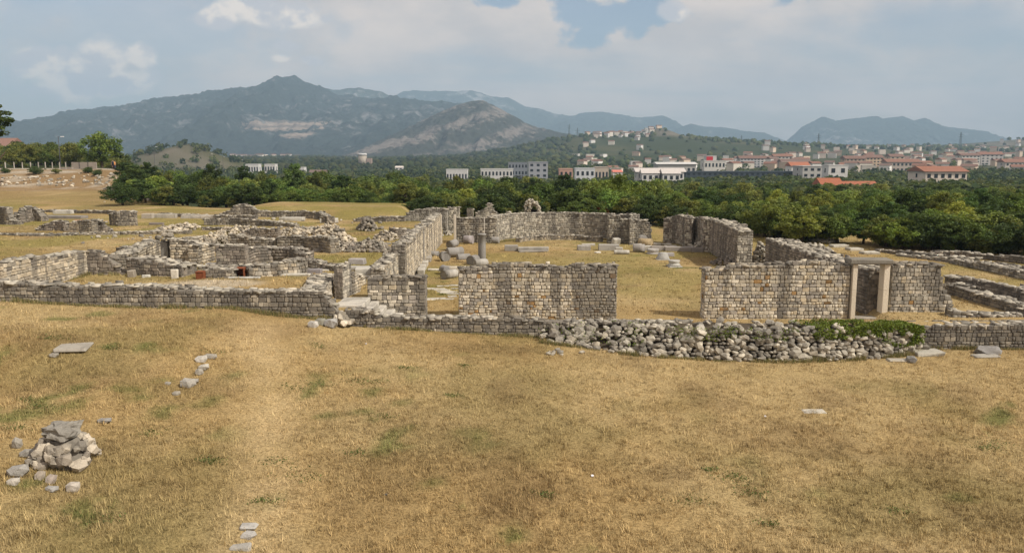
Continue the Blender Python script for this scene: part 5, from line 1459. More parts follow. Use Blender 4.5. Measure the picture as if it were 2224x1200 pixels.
big(1960, 535, 470, 61.5, 1.5, 4, 'bright green leafy bush at the edge of the right lawn', (1.35, 1.3, 1), name='bush')
big(2010, 545, 482, 62.5, 1.7, 6, 'dark skirted bush closing the thicket gap above the wide rubble row', name='bush')
big(2055, 545, 470, 63.5, 1.3, 0, 'green bush beside the dark skirted bush', name='bush')
big(2160, 548, 440, 60.5, 1.5, 2, 'drooping dark conifer-like tree reaching down to the right lawn', (0.75, 0.8, 0.75))
pn = AT(-42, 262, 72)
pr = empty('pine_tree', (pn.x, 72, Tz(pn.x, 72)), 'tall dark pine whose branch tip reaches in above the far left field', 'tree')
hp = pn.z - pr.location.z
link_mesh('crown', PROT[2][0], pr, sc_m0(0.95, 0.95, 0.66, 0, 0, hp - 1.9), (0.9, 0.9, 0.8))
link_mesh('trunk', PROT[2][1], pr, sc_m0(0.9, 0.9, hp / 5.0 * 1.3, 0, 0, 0))
# trees beyond the belt: along the road and in the plain
for i in range(34):
    px = random.uniform(-40, 345); Y = random.uniform(172, 215)
    if 185 < px < 255 and Y < 190: Y += 30
    x = AT(px, 350, Y).x
    h = AT(px, random.uniform(306, 326) if px < 160 else random.uniform(328, 345), Y).z - Tz(x, Y)
    k_ = random.choice((0, 1, 2, 4, 5))
    tree(x, Y, min(max(h, 2.5), 8.5), 1.15, k_, KN[k_] + ' tree behind the fence along the road', 'trees along the road', color=(.95, .92, .9))
for i in range(120):
    px = random.uniform(260, 2280)
    Y = math.exp(random.uniform(math.log(140), math.log(480)))
    if px < 1000: Y = max(Y, 170)
    x = AT(px, 390, Y).x
    if px < 420 and Y < 260: continue
    k_ = random.choice((0, 1, 2, 3, 4, 5))
    h = random.uniform(4.5, 8.5)
    top = AT(px, np.interp(px, [260, 1000, 1400, 2224], [356, 372, 392, 398]), Y).z - Tz(x, Y)
    h = min(h, max(top * 0.88, 2.6))
    tree(x, Y, h, 1.3, k_, KN[k_] + ' tree standing in the plain between the belt and the town', 'trees of the plain', color=(.9, .92, .95))

# far woods of the plain and the hills read as one mass
def blob_wood(n):
    ico = [(0, 0, 1), (.894, 0, .447), (.276, .851, .447), (-.724, .526, .447), (-.724, -.526, .447), (.276, -.851, .447), (.724, .526, -.447), (-.276, .851, -.447), (-.894, 0, -.447), (-.276, -.851, -.447), (.724, -.526, -.447), (0, 0, -1)]
    fc = [(0, 1, 2), (0, 2, 3), (0, 3, 4), (0, 4, 5), (0, 5, 1), (1, 6, 2), (2, 7, 3), (3, 8, 4), (4, 9, 5), (5, 10, 1), (6, 7, 2), (7, 8, 3), (8, 9, 4), (9, 10, 5), (10, 6, 1)]
    ico, fc = np.array(ico), np.array(fc)
    az = rng.uniform(-0.75, 0.72, n * 3); Y = np.exp(rng.uniform(np.log(260), np.log(2900), n * 3)); X = az * Y
    town = sstep(60, 200, X) * sstep(620, 760, Y) * (1 - sstep(1750, 1900, Y))
    dens = 0.95 - 0.86 * town
    dens *= np.where(fbm(X * 0.006, Y * 0.006, 3, 91) > 0.42, 1.0, 0.35)
    dens *= 1 - 0.9 * np.exp(-((X - 363) / 40) ** 2 - ((Y - 1950) / 70) ** 2) - 0.85 * np.exp(-((X + 350) / 55) ** 2 - ((Y - 850) / 60) ** 2)
    dens *= 1 - 0.9 * sstep(1250, 1500, X) * sstep(2100, 2300, Y)
    keep = (rng.random(n * 3) < dens) & (Y > 260)
    X, Y = X[keep][:n], Y[keep][:n]; m = len(X)
    Z = T(X, Y)
    r = rng.uniform(1.8, 4.1, m) * (0.80 + Y / 2300) * (1 - 0.25 * np.exp(-((X / Y + 0.185) / 0.03) ** 2))
    # the nearer crowns are clusters of leaf sprays, the far ones small faceted crowns
    nr = Y < 950
    k_ = int(nr.sum()); q = 34
    d = rng.normal(size=(k_ * q, 3)); d /= np.linalg.norm(d, axis=1)[:, None]
    rr = np.repeat(r[nr], q)
    ctr = np.repeat(np.stack([X[nr], Y[nr], Z[nr] + r[nr] * 0.6], -1), q, 0)
    bc = np.array([[0.060, 0.085, 0.025], [0.085, 0.105, 0.032], [0.040, 0.062, 0.024], [0.105, 0.115, 0.036]])[rng.integers(0, 4, k_)] * rng.uniform(.75, 1.25, (k_, 1))
    P = ctr + d * (rr * rng.uniform(.55, 1.0, k_ * q))[:, None] * np.array([1.2, 1.2, 0.95])
    nn = d + rng.normal(0, .5, d.shape) + np.array([0, 0, .3]); nn /= np.linalg.norm(nn, axis=1)[:, None]
    b = np.cross(nn, rng.normal(size=d.shape)); b /= np.linalg.norm(b, axis=1)[:, None]; c2 = np.cross(nn, b)
    sz = (rr * rng.uniform(.22, .48, k_ * q))[:, None]
    vv = np.stack([P - b * sz, P + c2 * sz * .8, P + b * sz, P - c2 * sz * .8], 1).reshape(-1, 3)
    o = mesh_obj('valley_woodland', vv, np.arange(len(vv)).reshape(-1, 4), M['leaf'], color=(1, 1, 1), cols=np.repeat(np.repeat(bc, q, 0) * rng.uniform(.7, 1.3, (k_ * q, 1)), 4, 0))
    tag(o, 'green wood of small trees covering the plain before the town', 'woodland', None, 'stuff')
    X, Y, Z, r = X[~nr], Y[~nr], Z[~nr], r[~nr]; m = len(X)
    v = ico[None] * r[:, None, None] * rng.uniform(.7, 1.25, (m, 12, 1)) * np.array([1.15, 1.15, 1.0])
    v = v + np.stack([X, Y, Z + r * 0.55], -1)[:, None]
    base = np.array([[0.060, 0.085, 0.025], [0.085, 0.105, 0.032], [0.040, 0.062, 0.024], [0.105, 0.115, 0.036]])[rng.integers(0, 4, m)] * rng.uniform(.75, 1.25, (m, 1))
    base = base * (0.62 + 0.38 * sstep(-200, 300, X))[:, None]
    cols = np.repeat(base, 12, 0) * rng.uniform(.75, 1.25, (m * 12, 1))
    f = (fc[None] + (np.arange(m) * 12)[:, None, None]).reshape(-1, 3)
    o = mesh_obj('far_woodland', v.reshape(-1, 3), f, M['leaf'], color=(1, 1, 1), cols=cols)
    tag(o, 'dark green woodland covering the plain and the low hills', 'woodland', None, 'stuff')
blob_wood(15000)

# ------------------------------------------------------------------ the town
def box_mesh(name, sx, sy, sz, mat, z0=0.0):
    v = [(x * sx / 2, y * sy / 2, z0 + z * sz) for x in (-1, 1) for y in (-1, 1) for z in (0, 1)]
    f = [(0, 1, 3, 2), (4, 6, 7, 5), (0, 4, 5, 1), (2, 3, 7, 6), (0, 2, 6, 4), (1, 5, 7, 3)]
    me = bpy.data.meshes.new(name); me.from_pydata(v, [], f); me.materials.append(M[mat]); return me
def gable_mesh(name, sx, sy, h, over, mat='roof', hip=0.0):
    a, b = sx / 2 + over, sy / 2 + over
    v = [(-a, -b, 0), (a, -b, 0), (a, b, 0), (-a, b, 0), (-a + hip, 0, h), (a - hip, 0, h)]
    f = [(0, 1, 5, 4), (2, 3, 4, 5), (0, 4, 3), (1, 2, 5), (3, 2, 1, 0)]
    me = bpy.data.meshes.new(name); me.from_pydata(v, [], f); me.materials.append(M[mat]); return me
UW = box_mesh('wall', 1, 1, 1, 'wall_paint'); UR = gable_mesh('roof', 1, 1, 1, 0.05); UF = box_mesh('flat_roof', 1.03, 1.03, 1, 'wall_paint')
UWIN = box_mesh('window', 1, 1, 1, 'glass')
WCOL = [(0.66, 0.61, 0.53), (0.72, 0.70, 0.66), (0.60, 0.48, 0.37), (0.55, 0.53, 0.50), (0.64, 0.55, 0.47)]
WNAME = ['cream', 'white', 'peach', 'grey', 'sand-coloured']
RCOL = [(0.21, 0.11, 0.08), (0.235, 0.125, 0.09), (0.19, 0.115, 0.09), (0.175, 0.12, 0.10)]
def sc_m(sx, sy, sz, x=0, y=0, z=0):
    m = Matrix.Diagonal((sx, sy, sz, 1)); m.translation = Vector((x, y, z)); return m
taken = []
def house(x, y, sx, sy, h, rz, wi, flat, label=None, group=None, name='house', roofh=None, windows=(0, 0), wc=None, rc=None, z=None, wframe=0.0):
    z = (Tz(x, y) - 1.0) if z is None else z
    lab = label or ('small {} house with a red tiled roof in the far town'.format(WNAME[wi]) if not flat else 'plain {} flat-roofed block in the far town'.format(WNAME[wi]))
    root = empty(name, (x, y, z), lab, 'house' if name == 'house' else 'building', group or (None if label else 'houses of the far town'), rz)
    wl = link_mesh('wall', UW, root, sc_m(sx, sy, h), wc or mul(WCOL[wi], random.uniform(.9, 1.15)))
    if flat: link_mesh('roof', UF, root, sc_m(sx, sy, 0.5, 0, 0, h + 0.01), tuple(c * .9 for c in (wc or WCOL[wi])))
    else: link_mesh('roof', UR, root, sc_m(sx, sy, roofh or min(sx, sy) * 0.22, 0, 0, h + 0.01), rc or random.choice(RCOL))
    r_, c_ = windows
    for i in range(r_):
        for j in range(c_):
            fw, fh = sx / c_, (h - 1.0) / r_
            ww, wh = min(fw * 0.5, 2.2), fh * 0.45
            link_mesh('window', UWIN, wl, wl.matrix_basis.inverted() @ sc_m(ww, 0.16, wh, -sx / 2 + fw * (j + .5), -sy / 2 - 0.02, 1.0 + fh * (i + 0.3)))
    for s in (-1, 1):
        if r_ and sy > 6:
            for i in range(r_):
                link_mesh('window', UWIN, wl, wl.matrix_basis.inverted() @ sc_m(0.16, 1.6, (h - 1) / r_ * 0.45, s * (sx / 2 + 0.02), 0, 1.0 + (h - 1) / r_ * (i + 0.3)))
    taken.append((x, y, max(sx, sy)))
    return root

def landmark(pxa, pxb, pyt, Y, sy, label, flat=False, wi=1, rz=0.0, roofh=None, windows=(0, 0), wc=None, rc=None, name='building'):
    x0, x1 = AT(pxa, pyt, Y).x, AT(pxb, pyt, Y).x
    x = 0.5 * (x0 + x1); z = Tz(x, Y) - 1.0
    h = AT(pxa, pyt, Y).z - z - (0 if flat else (roofh or 3.0))
    return house(x, Y + sy / 2, x1 - x0, sy, max(h, 2.5), rz, wi, flat, label, None, name, roofh, windows, wc, rc, z)
WH = (0.62, 0.61, 0.59); GB = (0.34, 0.35, 0.38); DG = (0.06, 0.075, 0.09)
landmark(1385, 1486, 365, 430, 11, 'white row of terraced houses with gables above the tree belt', roofh=2.0, windows=(2, 8), wc=WH, rc=(0.54, 0.50, 0.47))
landmark(1395, 1432, 367, 422, 8, 'front wing of the white terraced row with a stepped gable', roofh=2.2, windows=(2, 3), wc=WH, rc=(0.54, 0.50, 0.47))
landmark(1440, 1478, 366, 420, 9, 'gabled end house of the white terraced row', roofh=2.6, windows=(2, 3), wc=WH, rc=(0.54, 0.50, 0.47))
landmark(1490, 1745, 374, 520, 16, 'long dark glass-fronted office building behind the plain trees', flat=True, wc=DG, windows=(3, 22))
landmark(1744, 1842, 362, 500, 18, 'pale office building with dark glass corners', flat=True, wc=(0.46, 0.45, 0.43), windows=(3, 7))
landmark(1800, 1842, 360, 470, 10, 'white cube-like house with two blue windows beside the pale office', flat=True, wc=WH, windows=(2, 2))
landmark(1720, 1760, 352, 620, 14, 'small red-roofed building behind the pale office', rc=(0.36, 0.14, 0.08), windows=(1, 3))
landmark(1786, 1832, 387, 300, 9, 'orange-roofed house low among the trees of the plain', roofh=2.6, rc=(0.33, 0.12, 0.065), wc=(0.55, 0.45, 0.35), windows=(1, 3))
landmark(1840, 1908, 394, 310, 9, 'long orange roof next to the orange-roofed house', roofh=2.0, rc=(0.33, 0.125, 0.07), wc=(0.5, 0.42, 0.34), windows=(1, 5))
landmark(2012, 2102, 361, 400, 18, 'large villa with a broad red hipped roof among the trees', roofh=2.6, rc=(0.28, 0.13, 0.085), wc=(0.66, 0.58, 0.50), windows=(2, 6))
landmark(1608, 1652, 338, 900, 14, 'pale apartment block with a tiled ridge, first of the apartment row', roofh=3, wc=(0.50, 0.50, 0.50), windows=(4, 6))
landmark(1652, 1678, 338, 905, 14, 'white gable-ended apartment block in the apartment row', roofh=3, wc=(0.60, 0.58, 0.55), windows=(4, 3))
landmark(1682, 1722, 334, 960, 14, 'light apartment block behind the gable-ended one', roofh=3, wc=(0.60, 0.57, 0.52), windows=(4, 5))
landmark(1700, 1760, 345, 800, 14, 'brown-roofed apartment block in front of the light one', roofh=3, wc=(0.40, 0.34, 0.30), windows=(3, 7))
landmark(1838, 1880, 338, 820, 14, 'peach apartment block with a red roof, left of its tall twin', roofh=3, wc=(0.52, 0.40, 0.30), windows=(4, 5))
landmark(1882, 1920, 336, 850, 14, 'taller peach apartment block with a red roof', roofh=3, wc=(0.58, 0.44, 0.31), windows=(4, 5))
landmark(1935, 1965, 334, 900, 14, 'sand-coloured apartment block with a gable end', roofh=3, wc=(0.60, 0.50, 0.38), windows=(4, 3))
landmark(1930, 2000, 345, 760, 14, 'long low terrace with a brown roof before the sand-coloured block', roofh=3, wc=(0.44, 0.38, 0.33), windows=(2, 8))
landmark(2090, 2130, 332, 980, 16, 'white apartment slab with dark windows at the edge of the far town', roofh=3, wc=(0.60, 0.58, 0.54), windows=(4, 5))
landmark(2132, 2180, 330, 1000, 16, 'grey apartment slab beside the white one', roofh=3, wc=(0.48, 0.46, 0.44), windows=(4, 5))
landmark(2185, 2240, 345, 780, 14, 'red-roofed terrace at the outer edge of the town', roofh=3.2, wc=(0.55, 0.50, 0.45), windows=(2, 6))
landmark(1535, 1556, 339, 760, 12, 'white warehouse with a red sign panel', flat=True, wc=WH, windows=(1, 3))
o = AT(1541, 347, 759.0); tag(block('sign_panel', 6.0, 0.2, 5.0, None, (o.x, 758.5, o.z - 2), color=(0.55, 0.03, 0.04), mat='wall_paint', jit=0, bev=0.02), 'plain red sign panel on the white warehouse front', 'sign')
landmark(1430, 1512, 352, 640, 22, 'long low white-roofed hall behind the terraced row', roofh=1.6, rc=(0.56, 0.55, 0.53), wc=(0.5, 0.48, 0.45), windows=(1, 8))
landmark(1530, 1576, 350, 660, 14, 'white office with a row of windows right of the long hall', flat=True, wc=(0.62, 0.60, 0.56), windows=(2, 6))
landmark(1215, 1244, 368, 480, 12, 'salmon-pink block half hidden by the tree belt', flat=True, wc=(0.52, 0.32, 0.25), windows=(2, 3))
landmark(1250, 1292, 367, 500, 12, 'white building with a bluish side next to the salmon-pink block', flat=True, wc=(0.60, 0.62, 0.64), windows=(2, 4))
landmark(1292, 1322, 364, 560, 12, 'sandy low building next to the white one with bluish side', flat=True, wc=(0.5, 0.42, 0.34), windows=(1, 4))
landmark(1332, 1352, 364, 560, 10, 'white house with a red porch roof left of the terraced row', wi=1, windows=(1, 2), rc=(0.6, 0.2, 0.15))
landmark(1148, 1190, 353, 620, 14, 'tall grey concrete block at the foot of the green hill', flat=True, wc=GB, windows=(4, 3))
landmark(1104, 1146, 354, 640, 12, 'dark bluish slab block left of the tall grey one', flat=True, wc=(0.24, 0.26, 0.29), windows=(3, 6))
landmark(1044, 1114, 368, 560, 10, 'low white terrace with chimneys before the dark slab block', flat=True, wc=WH, windows=(2, 9))
landmark(969, 1015, 369, 580, 10, 'small white terrace standing alone above the trees', flat=True, wc=WH, windows=(1, 7))
landmark(858, 874, 358, 900, 10, 'isolated white house right of the silo tower', flat=False, wc=WH, windows=(2, 2), rc=(0.6, 0.55, 0.5))
landmark(641, 660, 364, 800, 10, 'white house pair above the left tree belt', flat=True, wc=WH, windows=(1, 4))
landmark(672, 706, 367, 760, 10, 'reddish brick house above the left tree belt', wc=(0.5, 0.36, 0.28), windows=(2, 4))
landmark(533, 561, 357, 820, 10, 'flat white building farthest left above the tree belt', flat=True, wc=WH, windows=(1, 5))
landmark(574, 597, 357, 860, 10, 'low white building behind the flat white one', flat=True, wc=(0.6, 0.58, 0.55), windows=(1, 4))
# silo tower
g = AT(788, 370, 1150)
tw = empty('silo_tower', (g.x, 1150, Tz(g.x, 1150) - 1), 'pale concrete silo tower with a white cap and a side annexe', 'tower')
hS = AT(788, 333, 1150).z - tw.location.z
o = lathe_obj('shaft', [(6.0, 0), (6.0, hS * 0.84)], (0, 0, 0), color=(0.44, 0.39, 0.33), parent=tw, jit=0)
o = lathe_obj('cap', [(6.5, hS * 0.84 + .02), (6.5, hS * 0.97), (5.0, hS)], (0, 0, 0), color=(0.66, 0.66, 0.66), parent=tw, jit=0)
link_mesh('annexe', UW, tw, sc_m(7, 8, hS * 0.62, 9.6, 1, 0), (0.34, 0.26, 0.22))
# scattered houses
nh = 0
tries = 0
while nh < 290 and tries < 6000:
    tries += 1
    if nh < 225: px = random.uniform(1250, 2270) if random.random() < .8 else random.uniform(1800, 2260); Y = math.exp(random.uniform(math.log(700), math.log(2600)))
    elif nh < 262: px = random.uniform(1290, 1420); Y = random.uniform(1850, 2080)
    else: px = random.uniform(500, 650); Y = random.uniform(2200, 2900)
    x = AT(px, 340, Y).x
    if any((x - a) ** 2 + (Y - b) ** 2 < (c * .7 + 7) ** 2 for a, b, c in taken): continue
    if 1430 < px < 1660 and Y > 1350: continue
    sc = 1.0 if nh < 262 else 1.3
    wi = random.randrange(5); flat = random.random() < 0.2
    house(x, Y, random.uniform(8, 13) * sc, random.uniform(7, 10) * sc, random.uniform(5.0, 9.5) * sc + 1, random.uniform(-.7, .7), wi, flat, windows=(0, 0))
    nh += 1
landmark(-40, 16, 299, 330, 12, 'house gable with a reddish roof behind the trees at the far left', roofh=3.5, wc=(0.45, 0.43, 0.43), rc=(0.24, 0.14, 0.11))

# pylons
def pylon(px, pyb, pyt, Y, label):
    x = AT(px, pyb, Y).x; z = Tz(x, Y); H = AT(px, pyt, Y).z - z
    e = empty('power_pylon', (x, Y, z), label, 'pylon')
    V, F = [], []
    def bar(a, b, r):
        a, b = Vector(a), Vector(b); t = (b - a).normalized(); u = t.cross(Vector((0.1, 1, 0.2))).normalized() * r; w_ = t.cross(u).normalized() * r
        o0 = len(V)
        for p in (a, b):
            for q in (u + w_, u - w_, -u - w_, -u + w_): V.append(tuple(p + q))
        for i in range(4): F.append((o0 + i, o0 + (i + 1) % 4, o0 + 4 + (i + 1) % 4, o0 + 4 + i))
    for sx, sy in ((-1, -1), (1, -1), (1, 1), (-1, 1)):
        bar((sx * H * .07, sy * H * .07, 0), (sx * H * .012, sy * H * .012, H), H * .007)
    for i in range(7):
        z0, z1 = H * i / 7, H * (i + 1) / 7; w0, w1 = H * (.07 - .058 * i / 7), H * (.07 - .058 * (i + 1) / 7)
        bar((-w0, -w0, z0), (w1, -w1, z1), H * .004); bar((w0, -w0, z0), (-w1, -w1, z1), H * .004)
    mesh_obj('lattice_mast', V, F, M['metal_dark'], e)
    for q in (0.72, 0.86):
        V, F = [], []
        bar((-H * .14, 0, H * q), (H * .14, 0, H * q), H * .007)
        mesh_obj('cross_arm', V, F, M['metal_dark'], e)
pylon(1236, 294, 270, 2050, 'power pylon on the crest of the green hill')
pylon(1254, 294, 278, 2350, 'smaller power pylon beside the hill-crest one')
pylon(1610, 312, 294, 2300, 'power pylon in the notch between the blue ranges')
pylon(1777, 318, 290, 2300, 'power pylon before the left flank of the blue massif')
pylon(2085, 318, 287, 2300, 'power pylon before the right flank of the blue massif')

# ------------------------------------------------------------------ road furniture on the bank
def lamp(px, pyb, pyt, Y, label):
    x = AT(px, pyb, Y).x; z = Tz(x, Y); H = AT(px, pyt, Y).z - z
    e = empty('street_lamp', (x, Y, z), label, 'street lamp', 'street lamps along the road')
    lathe_obj('pole', [(0.10, 0), (0.09, H * .4), (0.055, H)], (0, 0, 0), parent=e, seg=10, jit=0).data.materials[0] = M['metal_dark']
    block('arm', 0.75, 0.05, 0.05, e, (0.35, 0, H - 0.06), mat='metal_dark', bev=0.006, jit=0)
    block('lamp_head', 0.62, 0.24, 0.13, e, (0.75, 0, H - 0.13), mat='lamp_glass', bev=0.03, jit=0)
lamp(132, 366, 296, 153, 'tall street lamp beside the fence on the road bank')
lamp(336, 352, 318, 240, 'street lamp rising out of the green behind the bank bushes')
for px, Y in ((457, 330), (484, 380), (523, 430)): lamp(px, 350, {457: 334, 484: 340, 523: 347}[px], Y, 'far street lamp showing above the left tree belt')
fY = 150.5
for i, px in enumerate((12, 31, 49, 67, 84, 99, 114, 130, 143)):
    x = AT(px, 365, fY + i * .15).x
    o = block('fence_post', 0.14, 0.14, AT(px, 351, fY).z - Tz(x, fY), None, (x, fY + i * .15, Tz(x, fY + i * .15) - 0.1), color=(0.48, 0.45, 0.41), bev=0.01, jit=0.01)
    tag(o, 'thin pale concrete fence post on the lip of the road bank', 'fence post', 'fence posts along the road')
x0, x1 = AT(12, 360, fY).x, AT(143, 360, fY).x
for zz in (0.35, 0.8, 1.2):
    pass
g0 = AT(156, 366, 156); g1 = AT(211, 366, 156)
cw = empty('concrete_wall', (0.5 * (g0.x + g1.x), 156, Tz(g0.x, 156)), 'low pale concrete panel wall beside the road lamp', 'wall')
wd = g1.x - g0.x
hC = AT(180, 351, 156).z - cw.location.z
for i in range(3):
    block('panel', wd / 3 - 0.08, 0.3, hC, cw, (-wd / 3 + i * wd / 3, 0, -0.1), mat='concrete', bev=0.02, jit=0.01)
for i in range(2): block('post', 0.16, 0.4, hC, cw, (-wd / 6 + i * wd / 3, -0.02, -0.1), color=(0.14, 0.13, 0.12), bev=0.01, jit=0)
o = block('concrete_kerb', 2.2, 0.6, 0.5, None, (AT(145, 366, 152).x, 152, Tz(AT(145, 366, 152).x, 152) - .1), mat='concrete'); tag(o, 'short concrete kerb at the end of the fence', 'kerb')
for i, (px, py, s) in enumerate(((12, 377, 1.0), (78, 380, 1.5), (122, 378, 0.9), (192, 377, 1.2), (212, 382, 1.2))):
    gg = G(px, py)
    tree(gg.x, gg.y, s, 1.6, 6 if i != 2 else 1, ('dark round bush at the outer end of the bank lip', 'largest dark green bush on the bank lip below the fence', 'brownish low bush between bank lip bushes', 'dark scrub below the concrete panel wall', 'dark scrub spilling down under the panel wall')[i], None, 'bush', cat='bush')

# two walkers on the road: continuous bodies grown with a skin modifier
def person(px, Y, label, shirt, trousers, turn):
    x = AT(px, 362, Y).x; z = Tz(x, Y)
    e = empty('person', (x, Y, z), label, 'person', None, turn)
    J = [(0, 0, 0.95), (0, 0, 1.15), (0, 0, 1.42), (0, 0, 1.52), (0, 0, 1.60), (0, -.01, 1.72),
         (-.10, 0, 0.90), (-.11, -.03, 0.50), (-.11, 0, 0.08), (-.11, -.14, 0.04), (.10, 0, 0.90), (.11, .03, 0.50), (.11, .06, 0.08), (.11, -.08, 0.04),
         (-.19, 0, 1.40), (-.25, 0.02, 1.12), (-.24, -.06, 0.88), (-.23, -.09, .78), (.19, 0, 1.40), (.25, 0.02, 1.12), (.24, -.06, 0.88), (.23, -.09, .78)]
    E = [(0, 1), (1, 2), (2, 3), (3, 4), (4, 5), (0, 6), (6, 7), (7, 8), (8, 9), (0, 10), (10, 11), (11, 12), (12, 13), (2, 14), (14, 15), (15, 16), (16, 17), (2, 18), (18, 19), (19, 20), (20, 21)]
    Rr = [.15, .14, .16, .06, .10, .085, .09, .065, .045, .035, .09, .065, .045, .035, .07, .05, .04, .035, .07, .05, .04, .035]
    me = bpy.data.meshes.new('body'); me.from_pydata(J, E, [])
    o = bpy.data.objects.new('body', me); COL.objects.link(o); o.parent = e
    me.skin_vertices.new() if hasattr(me.skin_vertices, 'new') and not me.skin_vertices else None
    md = o.modifiers.new('skin', 'SKIN'); 
    if me.skin_vertices:
        for i, r_ in enumerate(Rr): me.skin_vertices[0].data[i].radius = (r_, r_ * 0.85)
        me.skin_vertices[0].data[0].use_root = True
    o.modifiers.new('sub', 'SUBSURF').levels = 1
    o.modifiers['sub'].render_levels = 1
    me.materials.append(M['skin'])
    lathe_obj('shirt', [(.19, 0.86), (.185, 1.05), (.215, 1.36), (.10, 1.50)], (0, 0, 0), color=shirt, seg=14, jit=0.02, parent=e).data.materials[0] = M['cloth']
    for s in (-1, 1):
        lathe_obj('trouser_leg', [(.068, 0.10), (.085, 0.50), (.115, 0.92)], (s * .11, 0.01, 0), color=trousers, seg=12, jit=0.02, parent=e).data.materials[0] = M['cloth']
    lathe_obj('hair', [(.105, 1.66), (.115, 1.74), (.08, 1.82), (.02, 1.84)], (0, 0.015, 0), color=(0.03, 0.02, 0.015), seg=12, jit=0.03, parent=e).data.materials[0] = M['cloth']
person(245.5, 158, 'walker in dark clothes standing on the road by the large tree', (0.02, 0.03, 0.05), (0.02, 0.02, 0.03), 0.4)
person(249.5, 158.5, 'walker in an orange top standing on the road by the large tree', (0.75, 0.30, 0.05), (0.05, 0.06, 0.10), -0.5)

# ------------------------------------------------------------------ grass blades
def grass(n, ylo, yhi, lmin, lmax, wid, label, name, dens_pow=1.0, margin=1.12):
    u = rng.random(n); Y = (ylo ** (1 - dens_pow) + u * (yhi ** (1 - dens_pow) - ylo ** (1 - dens_pow))) ** (1 / (1 - dens_pow)) if dens_pow != 1 else ylo * (yhi / ylo) ** u
    X = rng.uniform(-0.66, 0.66, n) * Y * margin
    nt = n // 7
    ti = rng.integers(0, nt, n)
    X = X[ti] + rng.normal(0, 0.028, n) * (1 + Y[ti] / 40); Y = Y[ti] + rng.normal(0, 0.028, n) * (1 + Y[ti] / 40)
    tf = rng.uniform(0.5, 1.6, nt)[ti]; ta = rng.uniform(0, 6.28, nt)[ti]
    clump = fbm(X * 2.2, Y * 2.2, 3, 15)
    keep = (clump + rng.normal(0, .12, n)) > 0.36
    tx = np.interp(Y, [10, 13, 16, 21.5, 27, 33], [-4.7, -5.1, -5.8, -6.9, -8.5, -10.1])
    keep &= rng.random(n) > 0.65 * np.exp(-((X - tx) / 0.8) ** 2) * (Y < 33)
    # keep the walls' own ground free
    keep &= ~((Y > 33.5) & (Y < 34.6)) & ~((np.abs(Y - 36.8) < 0.5) & (X > -6.5)) & ~((X > -8.3) & (X < -4.6) & (Y > 34) & (Y < 38.3))
    X, Y, tf, ta = X[keep], Y[keep], tf[keep], ta[keep]; m = len(X)
    Z = T(X, Y)
    c = tint(X, Y, False)
    hl = rng.uniform(lmin, lmax, m) * np.where(tf > 1.54, 2.0, 1.0) * (0.6 + 0.9 * fbm(X * 1.1, Y * 1.1, 2, 19))
    a = ta + rng.normal(0, 0.9, m); lean = rng.uniform(0.3, 1.3, m)
    dx, dy = np.cos(a), np.sin(a)
    tip = np.stack([X + dx * hl * lean * 0.7, Y + dy * hl * lean * 0.7, Z + hl * np.cos(lean * 0.75)], -1)
    b0 = np.stack([X - dy * wid, Y + dx * wid, Z - 0.012], -1); b1 = np.stack([X + dy * wid, Y - dx * wid, Z - 0.012], -1)
    v = np.stack([b0, b1, tip], 1).reshape(-1, 3)
    c = c * rng.uniform(0.75, 1.4, (m, 1)) * tf[:, None]
    straw = rng.random(m) < 0.22
    c[straw] = c[straw] * 0.4 + np.array([0.46, 0.34, 0.155]) * 0.6
    cc = np.repeat(np.clip(c, 0, .8), 3, 0)
    o = mesh_obj(name, v, np.arange(3 * m).reshape(-1, 3), M['blade'], cols=cc)
    tag(o, label, 'grass', None, 'stuff')
grass(800000, 10.5, 33.6, 0.05, 0.12, 0.0065, 'short dry straw-coloured grass of the foreground meadow', 'dry_grass', 1.0, 1.35)
grass(130000, 34.5, 75.0, 0.05, 0.14, 0.014, 'short dry grass between the ruined walls', 'ruin_grass', 1.0)
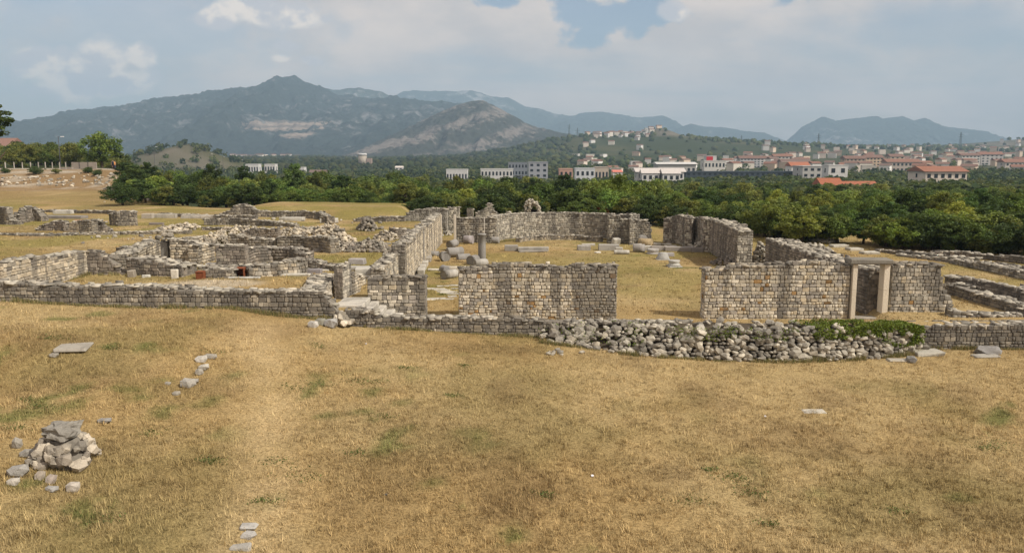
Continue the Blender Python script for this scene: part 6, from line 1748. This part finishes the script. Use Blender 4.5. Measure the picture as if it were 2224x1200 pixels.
# green weed tufts in the meadow
wp = [(690, 752), (450, 1005), (465, 1000), (330, 940), (215, 1130), (1500, 1090), (1545, 1020), (1625, 1055), (1590, 1035), (1640, 1075), (820, 830), (700, 835), (780, 830), (1010, 795), (880, 800), (640, 845), (1670, 1140), (1955, 1110), (2160, 965), (2140, 975), (60, 870), (90, 885), (35, 930), (985, 860), (1180, 1075), (960, 640), (240, 755), (460, 765), (120, 735), (600, 1005), (575, 1090), (655, 1035), (770, 985), (835, 905)]
for i, (px, py) in enumerate(wp):
    g = G(px, py); n = 110
    r_ = random.uniform(.10, .26)
    P = np.c_[rng.normal(0, r_ * 1.3, n), rng.normal(0, r_ * 0.8, n), rng.uniform(.0, .07, n)]
    P[:, 2] += T(P[:, 0] + g.x, P[:, 1] + g.y) - g.z
    cols = np.array([0.115, 0.140, 0.045]) * rng.uniform(.5, 1.5, (n, 1))
    root = empty('weed_tuft', g, 'small green weed tuft growing in the dry meadow', 'weed', 'green weed tufts of the meadow')
    v, f, c = leaves(n, P, 0.028, cols)
    tag(mesh_obj('foliage', v, f, M['leaf'], root, color=(1, 1, 1), cols=c), kind='stuff')

# longer grass and weeds that the mower leaves along the wall feet
def foot_grass(n, lines, name, label):
    X, Y = [], []
    for (x0, y0, x1, y1, k_) in lines:
        q = rng.random(int(n * k_)); X.append(x0 + (x1 - x0) * q); Y.append(y0 + (y1 - y0) * q - np.abs(rng.normal(0, 0.10, len(q))))
    X, Y = np.concatenate(X), np.concatenate(Y)
    keep = fbm(X * 1.3, Y * 1.3, 3, 88) > 0.42
    X, Y = X[keep], Y[keep]; m = len(X)
    Z = T(X, Y); hl = rng.uniform(.06, .24, m) * fbm(X * 0.9, Y * 0.9, 2, 89) * 1.7
    a = rng.uniform(0, 6.28, m); le = rng.uniform(.1, .8, m); dx, dy = np.cos(a), np.sin(a)
    tip = np.stack([X + dx * hl * le, Y + dy * hl * le * .6, Z + hl], -1)
    v = np.stack([np.stack([X - dy * .008, Y + dx * .008, Z - .02], -1), np.stack([X + dy * .008, Y - dx * .008, Z - .02], -1), tip], 1).reshape(-1, 3)
    c = np.where(rng.random((m, 1)) < 0.45, np.array([[0.15, 0.165, 0.055]]), np.array([[0.33, 0.26, 0.125]])) * rng.uniform(.6, 1.35, (m, 1))
    tag(mesh_obj(name, v, np.arange(3 * m).reshape(-1, 3), M['blade'], cols=np.repeat(c, 3, 0)), label, 'grass', None, 'stuff')
foot_grass(26000, [(-23, 33.68, -7, 33.68, .42), (-7, 33.68, 1.5, 33.68, .2), (17.5, 33.68, 22.5, 33.68, .12)] + [(a.x, a.y - .1, b.x, b.y - .1, .04) for a, b in zip(foot[:-1], foot[1:])], 'wall_foot_grass', 'longer dry grass and weeds along the foot of the front walls')
foot_grass(9000, [(-4.0, 36.45, -2.4, 36.45, .1), (-21.9, 41.3, -18, 41.3, .2), (-21.9, 34.6, -21.9, 41.3, .2), (14.9, 53, 15.1, 62, .2), (-1.5, 69.0, 3, 73, .15), (4, 73.4, 10, 69.4, .15)], 'ruin_foot_grass', 'longer grass along the foot of the inner ruin walls')
